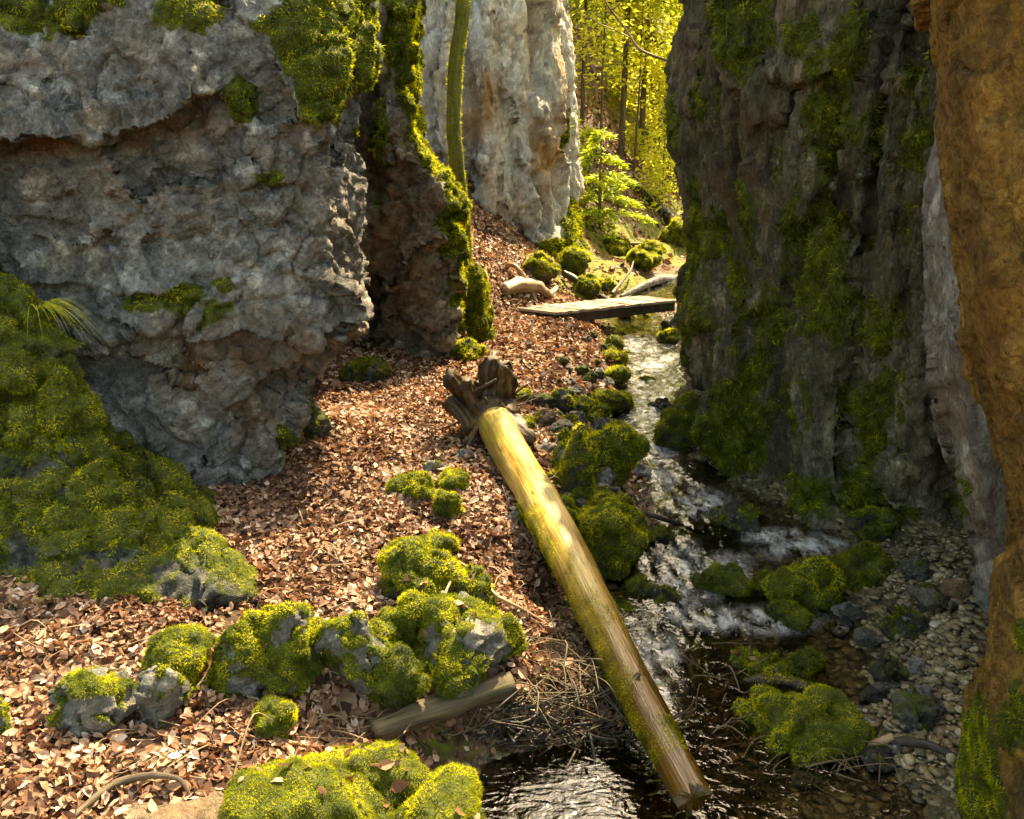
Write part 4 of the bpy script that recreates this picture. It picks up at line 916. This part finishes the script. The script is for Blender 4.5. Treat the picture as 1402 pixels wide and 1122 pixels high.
branch('mossy_log', 'short moss grown log end standing in the stream right of the long log', 'log', [(938, 914, .04), (950, 940, .07), (968, 972, .05)], [.05, .055, .05], 'wetbark', seed=11, seg=18, moss=.9)
branch('branch', 'dark branch lying in the stream above the riffle', 'branch', [(856, 706, .06), (905, 722, .07), (955, 738, .06), (1000, 752, .04)], [.012, .018, .018, .010], 'wetbark', seed=12)
branch('twig', 'bare twig lying across the pool at the bottom', 'twig', [(640, 1116, .09), (690, 1108, .12), (770, 1106, .1), (800, 1100, .08)], [.005, .007, .006, .003], 'wetbark', seed=13)
branch('branch', 'grey branch hugging the right side of the long log', 'branch', [(905, 880, .1), (940, 930, .12), (952, 985, .08)], [.016, .02, .016], 'bark', seed=14)
branch('stick', 'thin stick in the leaves left of the log, near the yellow moss stones', 'stick', [(520, 800), (555, 816, .03), (592, 822, .03)], [.004, .005, .003], 'stick', seed=15)
branch('branch', 'slender branch among the stones right of the root plate', 'branch', [(720, 640, .03), (752, 676, .04), (770, 720, .03)], [.007, .009, .005], 'stick', seed=16)
branch('driftwood', 'smooth pale driftwood root on the slope behind the footbridge', 'driftwood', [(690, 404, .08), (712, 402, .12), (735, 406, .14), (752, 412, .10), (762, 408, .16)], [.08, .11, .085, .055, .03], 'drift', seed=17, seg=16)
branch('branch', 'dark fallen branch sloping down to the footbridge', 'branch', [(772, 386, .14), (792, 396, .12), (812, 406, .08), (832, 414, .04)], [.06, .06, .05, .03], 'wetbark', seed=18)
branch('fallen_tree', 'weathered brown trunk lying behind the right half of the footbridge', 'log', [(850, 416, .12), (878, 402, .12), (900, 393, .12), (922, 390, .10)], [.03, .06, .08, .06], 'wetbark', seed=19, seg=16)
branch('fallen_tree', 'mossy dark trunk fallen down the far hillside', 'log', [(868, 262, .12), (890, 282, .14), (914, 305, .14), (938, 328, .1)], [.10, .15, .16, .14], 'wetbark', seed=20, seg=14)
branch('branch', 'thin grey branch lying across the sunlit moss beyond the footbridge', 'branch', [(852, 340, .1), (880, 342, .12), (910, 344, .1)], [.03, .035, .02], 'bark', seed=21)
branch('branch', 'forked branch leaning on the moss stone behind the pale driftwood', 'branch', [(698, 372, .1), (706, 384, .2), (720, 398, .16), (735, 418, .03)], [.025, .035, .035, .02], 'stick', seed=22)
branch('branch', 'curved branch rising behind the footbridge planks', 'branch', [(838, 410, .1), (850, 402, .2), (862, 394, .3), (866, 388, .4)], [.03, .03, .02, .012], 'bark', seed=23)

# tangles of flood debris: nobody could count the twigs
def tangle(name, label, spots, n, rad=(0.002, 0.006), mat='stick', ln=(0.10, 0.38)):
    VV, FF, QQ, AA, o0 = [], [[], []], [], [], 0
    for i in range(n):
        u, v, su, sv, az, hz = spots[rng.integers(0, len(spots))]
        c = gp(u + su * rng.normal() * .6, v + sv * rng.normal() * .6, 0.02 + hz * rng.random()); L = rng.uniform(*ln); a = az + rng.normal() * .7
        d = np.array([math.cos(a), math.sin(a), rng.normal() * .28]); bend = rng.normal(size=3) * L * .2; r = rng.uniform(*rad)
        V, Fc, q, al = tube([c - d * L / 2, c + bend, c + d * L / 2 + bend * .3], [r, r * 1.1, r * .5], seg=5, step=.04, seed=i % 7)
        VV.append(V); QQ.append(q); AA.append(al)
        for j in (0, 1): FF[j].append(Fc[j] + o0)
        o0 += len(V)
    o = mk(name, np.concatenate(VV), [np.concatenate(f) for f in FF], M[mat], attrs={'tc': np.concatenate(QQ), 'along': np.concatenate(AA)})
    return tag(o, label, 'debris', kind='stuff')
tangle('twig_debris', 'tangle of pale twigs washed against the left side of the long log', [(790, 960, 45, 40, 2.2, .16), (830, 1000, 40, 40, 2.0, .14), (750, 985, 50, 30, 2.6, .12), (700, 1000, 70, 20, .4, .1), (760, 900, 50, 40, 2.2, .08), (830, 930, 40, 50, 2.1, .1)], 300, (.0012, .0045), 'bark')
tangle('dark_debris', 'dark wet twigs piled between the logs above the pool', [(800, 1000, 60, 40, 2.2, .12), (850, 1040, 40, 40, 2.0, .12), (730, 1000, 70, 30, .4, .1), (690, 1010, 60, 15, .4, .05), (960, 1000, 40, 40, .8, .1)], 130, (.003, .009), 'wetbark', (.12, .4))
tangle('twig_litter', 'matted twigs and rootlets right of the long log', [(990, 1000, 50, 40, .6, .10), (975, 1050, 50, 30, .3, .06), (1000, 930, 50, 25, .5, .12), (940, 970, 30, 40, 2.0, .1), (1080, 1080, 80, 25, .3, .03), (1170, 1060, 70, 30, .4, .05), (1010, 960, 60, 25, .5, .12)], 230, (.0015, .006), 'bark')
tangle('twig_litter', 'loose twigs strewn over the leaf bank and between the boulders', [(250, 1030, 160, 50, .3, .02), (480, 1010, 80, 30, .5, .05), (150, 880, 150, 60, .2, .02), (450, 760, 120, 60, .2, .02), (680, 820, 50, 70, 1.5, .03), (740, 690, 40, 60, 1.2, .03), (720, 430, 60, 40, .4, .05), (850, 360, 60, 20, .4, .06)], 300, (.0015, .004), 'stick', (.08, .3))
for (u, v, su, sv, n, hz) in [(790, 975, 55, 50, 420, .10), (720, 1000, 60, 25, 160, .06), (985, 1000, 45, 45, 330, .07), (690, 940, 30, 30, 90, .1), (700, 800, 50, 60, 420, .02), (755, 680, 45, 60, 420, .02), (905, 425, 25, 15, 120, .02)]:
    q = np.array([gp(u + su * rng.normal() * .6, v + sv * rng.normal() * .6, .01 + hz * rng.random()) for _ in range(n)])
    LV.append((q, np.tile([0., 0, 1], (n, 1)), np.full(n, .05)))

# ------------------------------------------------------------------ footbridge and the second boardwalk
def bx(c, ex, ey, ez):
    c = np.array(c); s = np.array([[-1, -1, -1], [1, -1, -1], [1, 1, -1], [-1, 1, -1], [-1, -1, 1], [1, -1, 1], [1, 1, 1], [-1, 1, 1]])
    V = c + s[:, :1] * ex + s[:, 1:2] * ey + s[:, 2:] * ez
    return V, np.array([[0, 3, 2, 1], [4, 5, 6, 7], [0, 1, 5, 4], [1, 2, 6, 5], [2, 3, 7, 6], [3, 0, 4, 7]])
def join(L):
    VV, FF, o = [], [], 0
    for V, Fq in L: VV.append(V); FF.append(Fq + o); o += len(V)
    return np.concatenate(VV), np.concatenate(FF)
k = NT('grey_planks'); p = k.pos(); gcol = k.ramp(k.noise(k.mapv(p, (14, 3, 14)), 2.0, 8, 0.7), [(0.3, (0.16, 0.12, 0.08)), (0.55, (0.33, 0.27, 0.19)), (0.75, (0.50, 0.43, 0.33))])
M['plank'] = k.done(k.bsdf(gcol, 0.6, k.bump(k.noise(k.mapv(p, (20, 4, 20)), 3), .4, .01), .3))
k = NT('dark_beams'); p = k.pos(); M['beam'] = k.done(k.bsdf(k.ramp(k.noise(p, 8, 7, .7), [(.35, (.018, .012, .008)), (.65, (.07, .048, .03))]), .7, k.bump(k.noise(p, 25, 5), .4, .02), .3))
def boardwalk(name, label, Bp, Cp, width, n, rails=True):
    Bp, Cp = np.array(Bp), np.array(Cp); dirn = Cp - Bp; L = np.linalg.norm(dirn); dirn /= L
    side = np.cross([0, 0, 1], dirn); side /= np.linalg.norm(side); side = side * 0.93 - dirn * 0.36; side /= np.linalg.norm(side)
    nrm = np.cross(dirn, side); nrm /= np.linalg.norm(nrm); b = (Bp + Cp) / 2 + side * width / 2 - [0, 0, .2]
    e = empty(name, b); tag(e, label, 'footbridge'); Ls = []
    for i in range(n):
        c = Bp + dirn * (L * (i + .5) / n) + side * (width / 2 + rng.normal() * .012) + nrm * (rng.normal() * .004)
        Ls.append(bx(c, dirn * L / n * (.37 + .04 * rng.random()), side * (width / 2 + .02 * rng.random()), nrm * .018))
    V, Fq = join(Ls); mk('deck', V, Fq, M['plank'], e, smooth=False, loc=b)
    for s_ in (.06, width - .06):
        V, Fq = bx(Bp + dirn * L / 2 + side * s_ - nrm * .085, dirn * L * .49, np.cross(nrm, dirn) * .045, nrm * .064); mk('beam', V, Fq, M['beam'], e, smooth=False, loc=b)
Bq = ground(760, 440); Bq[2] += 0.10; Cq = at_y(928, 412, Bq[1] + 1.35)
boardwalk('footbridge', 'small plank footbridge slanting across the stream in the middle distance', Bq, Cq, .62, 22)
Dq = ground(896, 385); Dq[2] += .06; Eq = at_y(946, 378, Dq[1] + .9)
boardwalk('boardwalk', 'short grey boardwalk half hidden by the dark wall, beyond the footbridge', Dq, Eq, .7, 9)

V1, F1, n1_ = leaf_mesh(*[np.concatenate([l[j] for l in LITTER + LV]) for j in (0, 1, 2)])
_lp = V1[:n1_]; lv = np.clip(0.49 + 0.24 * rng.normal(size=n1_) + 0.55 * fbm(_lp * 1.7, 4, 15), 0, 1)
lf = mk('leaf_litter', V1, F1, M['leaf'], smooth=False, attrs={'var': np.tile(lv, 8)})
tag(lf, 'dead brown beech leaves covering the bank, with a few on the rocks', 'leaf litter', kind='stuff')

# ------------------------------------------------------------------ trees
def leaf_mat(name, lo, mid, hi, tcol, trans=0.55):
    k = NT(name); v = k.attr('var'); col = k.ramp(v, [(0, lo), (.5, mid), (1, hi)])
    d = k.bsdf(col, .5, None, .3); t = k.n('ShaderNodeBsdfTranslucent'); k.put(t.inputs['Color'], k.mix(1.0, col, tcol, 'MULTIPLY'))
    return k.done(k.addmix(trans, d, t.outputs[0]))
M['beech'] = leaf_mat('spring_leaves', (0.26, 0.28, 0.012), (0.60, 0.60, 0.03), (0.80, 0.76, 0.08), (1.15, 1.12, 1.0), .62)
M['fir'] = leaf_mat('fir_needles', (0.07, 0.11, 0.006), (0.28, 0.34, 0.014), (0.55, 0.56, 0.03), (1.8, 1.8, .7), .5)
M['trunk'] = wood_mat('tree_bark', (0.022, 0.015, 0.008), (0.075, 0.052, 0.028), (0.16, 0.12, 0.07), green=.4, rough=.8)
M['mosstrunk'] = wood_mat('mossy_tree_bark', (0.05, 0.055, 0.008), (0.11, 0.115, 0.014), (0.20, 0.19, 0.03), green=.9, rough=.8)
def quads(P, D, S, L, W, r):
    n = len(P); i = np.arange(n); nn = unit(np.cross(D, S))
    b = (r.normal(size=n) * .15)[:, None]
    V = np.concatenate([P, P + D * L * .5 + S * W + nn * L * b, P + D * L, P + D * L * .5 - S * W + nn * L * b])
    return V, np.stack([i, i + n, i + 2 * n, i + 3 * n], 1)
def crown_mesh(r, z0, H, R_, n, size, style, lean=(0, 0)):
    br = []      # (start, direction, length)
    if style == 'fir':
        z = z0
        while z < H - .2:
            f = (z - z0) / (H - z0); L = R_ * (1 - f) ** .8 + .15
            for _ in range(5):
                a = r.random() * 6.283; br.append((np.array([0, 0, z + r.random() * .25]), np.array([math.cos(a), math.sin(a), .15 - .45 * r.random()]), L * (.6 + .5 * r.random())))
            z += .30 + .12 * r.random()
    else:
        for _ in range(46):
            f = r.random(); z = z0 + (H - z0) * f; a = r.random() * 6.283
            L = R_ * (.45 + .65 * r.random()) * (1 - .65 * abs(f - .35))
            br.append((np.array([0, 0, z * .92]), np.array([math.cos(a), math.sin(a), .35 * r.normal() + .25]), L))
    w = np.array([b[2] for b in br]); bi = r.choice(len(br), n, p=w / w.sum()); t = r.random(n) ** .6
    s = np.array([b[0] for b in br])[bi]; d = np.array([b[1] for b in br])[bi]; L = w[bi][:, None]; t = t[:, None]
    P = s + d * L * t; P[:, 2] -= (.16 if style == 'fir' else .05) * (L * t * t)[:, 0] * 1.6
    lat = np.cross(d, [0, 0, 1.]); lat = unit(lat)
    if style == 'fir':
        sg = np.where(r.random(n) < .5, -1, 1)[:, None]; P = P + lat * sg * r.random((n, 1)) * .22 * L * (1.1 - t) + r.normal(size=(n, 3)) * [.03, .03, .02]
        D = unit(d * .8 + lat * sg * .7 + r.normal(size=(n, 3)) * .25 - [0, 0, .15]); S = unit(np.cross(D, r.normal(size=(n, 3)) * .35 + [0, 0, 1]))
        V, Fq = quads(P, D, S, size * (.6 + .8 * r.random(n))[:, None], size * .16, r)
    else:
        cl = r.normal(size=(len(br) * 6, 3)); P = P + cl[bi * 6 + r.integers(0, 6, n)] * L * .22 + r.normal(size=(n, 3)) * .10 * L
        D = unit(r.normal(size=(n, 3)) * [1, 1, .45] - [0, 0, .15]); S = unit(np.cross(D, r.normal(size=(n, 3)) * .6 + [0, 0, 1]))
        V, Fq = quads(P, D, S, size * (.6 + .8 * r.random(n))[:, None], size * .30, r)
    V[:, 0] += lean[0] * V[:, 2]; V[:, 1] += lean[1] * V[:, 2]
    var = np.clip(.5 + .22 * r.normal(size=n) + .25 * fbm(P * 1.2, 2, 5), 0, 1)
    return V, Fq, np.tile(var, 4), br
def tree(name, label, base, H, rad, z0, R_, n, size, style, seed, lean=(0, 0), cat='tree', group=None, mat=None, nb=14):
    r = np.random.default_rng(seed); base = np.array(base) - [0, 0, .1]
    e = empty(name, base); tag(e, label, cat, group)
    V, Fq, var, br = crown_mesh(r, z0, H, R_, n, size, style, lean)
    pts = [np.array([lean[0] * z + .03 * r.normal() * (0 < z < H), lean[1] * z, z]) for z in np.linspace(0, H * .95, 6)]
    Vt, Ft, q, al = tube(pts, np.linspace(rad * 1.15, rad * .25, 6), seg=10, step=.2, seed=seed); L = [(Vt, Ft, q, al)]
    for b in br[:nb] if style != 'fir' else br[:nb]:
        s = b[0] + [lean[0] * b[0][2], lean[1] * b[0][2], 0]
        L.append(tube([s, s + b[1] * b[2] * .5, s + b[1] * b[2] - [0, 0, b[2] * .15]], [rad * .28, rad * .18, rad * .06], seg=5, step=.25))
    o, VV, F0, F1, QQ, AA = 0, [], [], [], [], []
    for a in L:
        VV.append(a[0]); F0.append(a[1][0] + o); F1.append(a[1][1] + o); QQ.append(a[2]); AA.append(a[3]); o += len(a[0])
    mk('trunk', np.concatenate(VV), [np.concatenate(F0), np.concatenate(F1)], M['trunk'], e, attrs={'tc': np.concatenate(QQ), 'along': np.concatenate(AA)})
    mk('crown', V, Fq, M[mat or ('fir' if style == 'fir' else 'beech')], e, smooth=False, attrs={'var': var})
    return e
T_ = [(797, 168, 'fir_tree', 'slender fir on the hillside next to the white cliff', 11, .052, 3.2, 1.6, 3600, .26, 'fir', (.0, 0)),
      (850, 215, 'fir_tree', 'dark fir trunk, thickest on the sunlit hillside', 12, .075, 3.8, 1.8, 3600, .26, 'fir', (.01, 0)),
      (818, 232, 'sapling', 'thin leaning sapling left of the thickest fir trunk', 6.5, .035, 2.6, 1.2, 900, .16, 'beech', (.03, 0)),
      (868, 234, 'sapling', 'thin bare stemmed sapling just right of the thickest fir trunk', 6.0, .03, 2.6, 1.1, 900, .16, 'beech', (.02, 0)),
      (879, 226, 'beech_tree', 'short dark beech trunk in the sunlit clearing', 9, .08, 1.8, 2.0, 2000, .17, 'beech', (.0, 0)),
      (912, 262, 'beech_tree', 'thin leaning beech nearest to the dark wall', 8, .06, 1.6, 1.3, 1500, .16, 'beech', (.05, 0)),
      (925, 268, 'sapling', 'thin sapling partly hidden by the dark wall', 6, .04, 1.5, 1.1, 1000, .15, 'beech', (.03, 0)),
      (904, 300, 'sapling', 'low leafy sapling growing over the fallen trunk on the hillside', 2.4, .03, .5, .9, 1300, .12, 'beech', (.02, 0))]
for i, (u, v, nm, lab, H, rd, z0, R_, n, sz, st_, ln) in enumerate(T_): gb_ = ground(u, v); q_ = gb_[1] / 24.0; tree(nm, lab, gb_, H * q_, rd * q_, z0 * q_, R_ * q_, n, sz * q_, st_, 400 + i, ln)
b = ground(822, 318); tree('fir_sapling', 'bright green young fir with drooping sprays, standing beside the white cliff', b, 2.2, .04, .35, .95, 4200, .13, 'fir', 420, (.0, 0), nb=20)
b = ground(806, 262); tree('fir_sapling', 'smaller yellow green young fir up the slope behind the drooping one', b, 1.5, .03, .2, .8, 2200, .13, 'fir', 421, nb=10)
r = np.random.default_rng(77)
for i in range(8):
    y = 30 + 9 * r.random(); x = y * r.uniform(-.06, .30)
    b = [x, y, gz(x, y)]; f = r.random() < .4
    tree('fir_tree' if f else 'beech_tree', 'fir among the trees filling the sunlit gap between the cliffs' if f else 'yellow green beech among the trees filling the sunlit gap between the cliffs', b, r.uniform(5, 8.0), r.uniform(.03, .06), r.uniform(.5, 1.6), r.uniform(1.4, 2.2), 1900, .28 if f else .22, 'fir' if f else 'beech', 500 + i, (r.normal() * .02, 0), group='firs in the background wood' if f else 'beeches in the background wood', nb=8)
# unseen beeches added above the dark wall so their crowns throw dappled shade
for i, (x, y, H, R_, z0, n, lab) in enumerate([(5.2, 13.6, 12.5, 3.4, 6.6, 5200, 'unseen beech above the dark wall, nearest the footbridge, added for dappled shade'), (8.2, 17.2, 14, 3.6, 7.5, 5000, 'unseen beech far behind the dark wall, added for dappled shade'), (7.6, 11.5, 12, 3.6, 6.5, 5000, 'unseen beech above the ochre rock, added for dappled shade')]):
    tree('beech_tree', lab, [x, y, gz(x, y)], H, .2, z0, R_, n, .20, 'beech', 600 + i)
# far wood
n = 120000; y = 25 + 18 * rng.random(n) ** 1.2; x = y * (-.20 + .62 * rng.random(n)); z = terrain(x, y) + (1.0 + 6.8 * sstep(26.5, 33, y)) * rng.random(n) ** 1.1
P = np.stack([x, y, z], 1); kk = (fbm(P * .7, 3, 91) > np.where(y < 29, .16, .08)) & (x > np.interp(y, [25, 32, 43], [3.2, 2.0, -9])); P = P[kk]; n = len(P)
D = unit(rng.normal(size=(n, 3)) * [1, 1, .5]); S = unit(np.cross(D, rng.normal(size=(n, 3)) * .6 + [0, 0, 1])); V, Fq = quads(P, D, S, .17 * (.6 + .8 * rng.random(n))[:, None], .055, rng)
fw = mk('far_wood', V, Fq, M['beech'], smooth=False, attrs={'var': np.tile(np.clip(.5 + .25 * rng.normal(size=n) + .4 * fbm(P * .5, 2, 8), 0, 1), 4)}); tag(fw, 'sunlit yellow green wood on the far slope', 'wood', kind='stuff')

# thin mossy tree beside the white cliff
e = tree
tp = [at_y(638, -420, 10.9), at_y(636, -180, 10.9), at_y(634, 0, 10.9), at_y(624, 90, 10.95), at_y(621, 170, 10.95), at_y(627, 240, 11.0), at_y(634, 330, 11.2)]; g0 = tp[-1].copy(); g0[2] = gz(g0[0], g0[1]) - .1; tp.append(g0)
tb = list(g0); em = empty('mossy_tree', tb); tag(em, 'thin mossy tree trunk in front of the white cliff, rising from behind the outcrop crest', 'tree')
V, Fc, q, al = tube(tp[::-1], [.12, .10, .085, .085, .085, .08, .07, .05], seg=20, lump=.06, seed=3, step=.04)
mk('trunk', V, Fc, M['mosstrunk'], em, attrs={'tc': q, 'along': al}, loc=tb)
T = tris(Fc); N = vnormals(V, T); moss_fronds('moss', V, T, N, np.clip(.5 + .8 * fbm(V * 4, 3, 6), 0, 1), 9000, .03, .007, em, tb)
r = np.random.default_rng(8); tv, tf, tvar, _ = crown_mesh(r, 0, 3.0, 1.6, 1500, .13, 'beech'); mk('crown', tv + (tp[0] - g0) - [0, 0, .3], tf, M['beech'], em, smooth=False, attrs={'var': tvar})

# bare branch hanging across the gap from the dark wall
def free_branch(name, label, cat, groups):
    b = groups[0][0][0]; e = empty(name, b); tag(e, label, cat)
    for i, (pp, rr) in enumerate(groups): tube_obj('stem' if i == 0 else 'side_branch', 'stick', e, b, pts=pp, rad=rr, seg=7, seed=i, step=.05)
free_branch('bare_branch', 'bare thin branch reaching out from the dark wall across the sunlit gap', 'branch',
   [([at_y(945, 95, 8.9), at_y(915, 84, 8.7), at_y(876, 68, 8.6), at_y(855, 38, 8.6), at_y(832, 8, 8.5), at_y(815, -30, 8.5)], [.016, .013, .012, .010, .008, .006]),
    ([at_y(836, 14, 8.52), at_y(850, 2, 8.5), at_y(838, -30, 8.5)], [.007, .006, .004]), ([at_y(866, 54, 8.6), at_y(838, 40, 8.5), at_y(812, 28, 8.45), at_y(792, 2, 8.4)], [.006, .005, .004, .003]),
    ([at_y(812, 28, 8.45), at_y(800, 22, 8.4), at_y(806, 46, 8.4)], [.004, .003, .002])])

# grass
def grass(name, label, u, v, y, n, L, droop, mat='beech', seed=0, az=0.0, spread=1.2, ground_=False):
    r = np.random.default_rng(seed); b = ground(u, v) if ground_ else at_y(u, v, y); V, Fq = [], []
    for i in range(n):
        a = az + r.normal() * spread; d = np.array([math.cos(a), -abs(math.sin(a)) * .6, 0]); l = L * (.5 + .8 * r.random()); w = .0035; s = np.array([-d[1], d[0], 0.3]); s /= np.linalg.norm(s)
        up = .5 + .5 * r.random(); k0 = len(V)
        for t in np.linspace(0, 1, 7):
            c = b + d * l * t + np.array([0, 0, l * (up * t - droop * t * t)]); V += [c - s * w * (1 - t * .9), c + s * w * (1 - t * .9)]
        Fq += [[k0 + 2 * j, k0 + 2 * j + 1, k0 + 2 * j + 3, k0 + 2 * j + 2] for j in range(6)]
    o = mk(name, np.array(V), np.array(Fq), M[mat], attrs={'var': np.full(len(V), .6)}, loc=b); tag(o, label, 'grass')
grass('grass_tuft', 'tuft of long drooping grass on the shoulder of the big mossy boulder', 50, 425, 5.2, 34, .34, 1.1, seed=1, az=-.1, spread=.5)
grass('grass_tuft', 'small tuft of grass blades at the foot of the large mossy boulder', 30, 828, 4.6, 14, .12, .6, seed=2, spread=1.5, ground_=True)

# ------------------------------------------------------------------ light, sky, camera
SEL, SAZ = R(55), R(27)
sd = Vector((math.sin(SAZ) * math.cos(SEL), math.cos(SAZ) * math.cos(SEL), math.sin(SEL)))
L = bpy.data.lights.new('sun', 'SUN'); L.energy = 3.5; L.angle = R(0.6); L.color = (1.0, 0.81, 0.50)
lo = bpy.data.objects.new('sun', L); COL.objects.link(lo); lo.rotation_euler = sd.to_track_quat('Z', 'Y').to_euler(); lo.location = (4, 20, 30)
wd = bpy.data.worlds.new('World'); SC.world = wd; wd.use_nodes = True; nt = wd.node_tree
sk = nt.nodes.new('ShaderNodeTexSky'); sk.sky_type = 'NISHITA'; sk.sun_disc = False; sk.sun_elevation = SEL; sk.sun_rotation = SAZ; sk.dust_density = 2.5; sk.ozone_density = 1.0
bg = nt.nodes['Background']; tn = nt.nodes.new('ShaderNodeMix'); tn.data_type = 'RGBA'; tn.blend_type = 'MULTIPLY'; tn.inputs[0].default_value = 1; tn.inputs[7].default_value = (1.0, .85, .58, 1); nt.links.new(sk.outputs[0], tn.inputs[6]); nt.links.new(tn.outputs[2], bg.inputs[0]); bg.inputs[1].default_value = 0.15
cam = bpy.data.cameras.new('camera'); co = bpy.data.objects.new('camera', cam); COL.objects.link(co); SC.camera = co
co.location = (0, 0, CZ); co.rotation_euler = (R(90) - TH, 0, 0); cam.sensor_width = 36; cam.lens = F / 1402 * 36; cam.clip_start = .05; cam.clip_end = 500
vs = SC.view_settings; vs.view_transform = 'Standard'; vs.look = 'None'; vs.exposure = 2.62; vs.gamma = 1
cy = SC.cycles
cy.max_bounces = 8; cy.diffuse_bounces = 4; cy.glossy_bounces = 3; cy.transmission_bounces = 3; cy.transparent_max_bounces = 8; cy.caustics_reflective = False; cy.caustics_refractive = False
cy.sample_clamp_indirect = 6
try: cy.use_denoising = True; cy.denoiser = 'OPENIMAGEDENOISE'
except Exception: pass
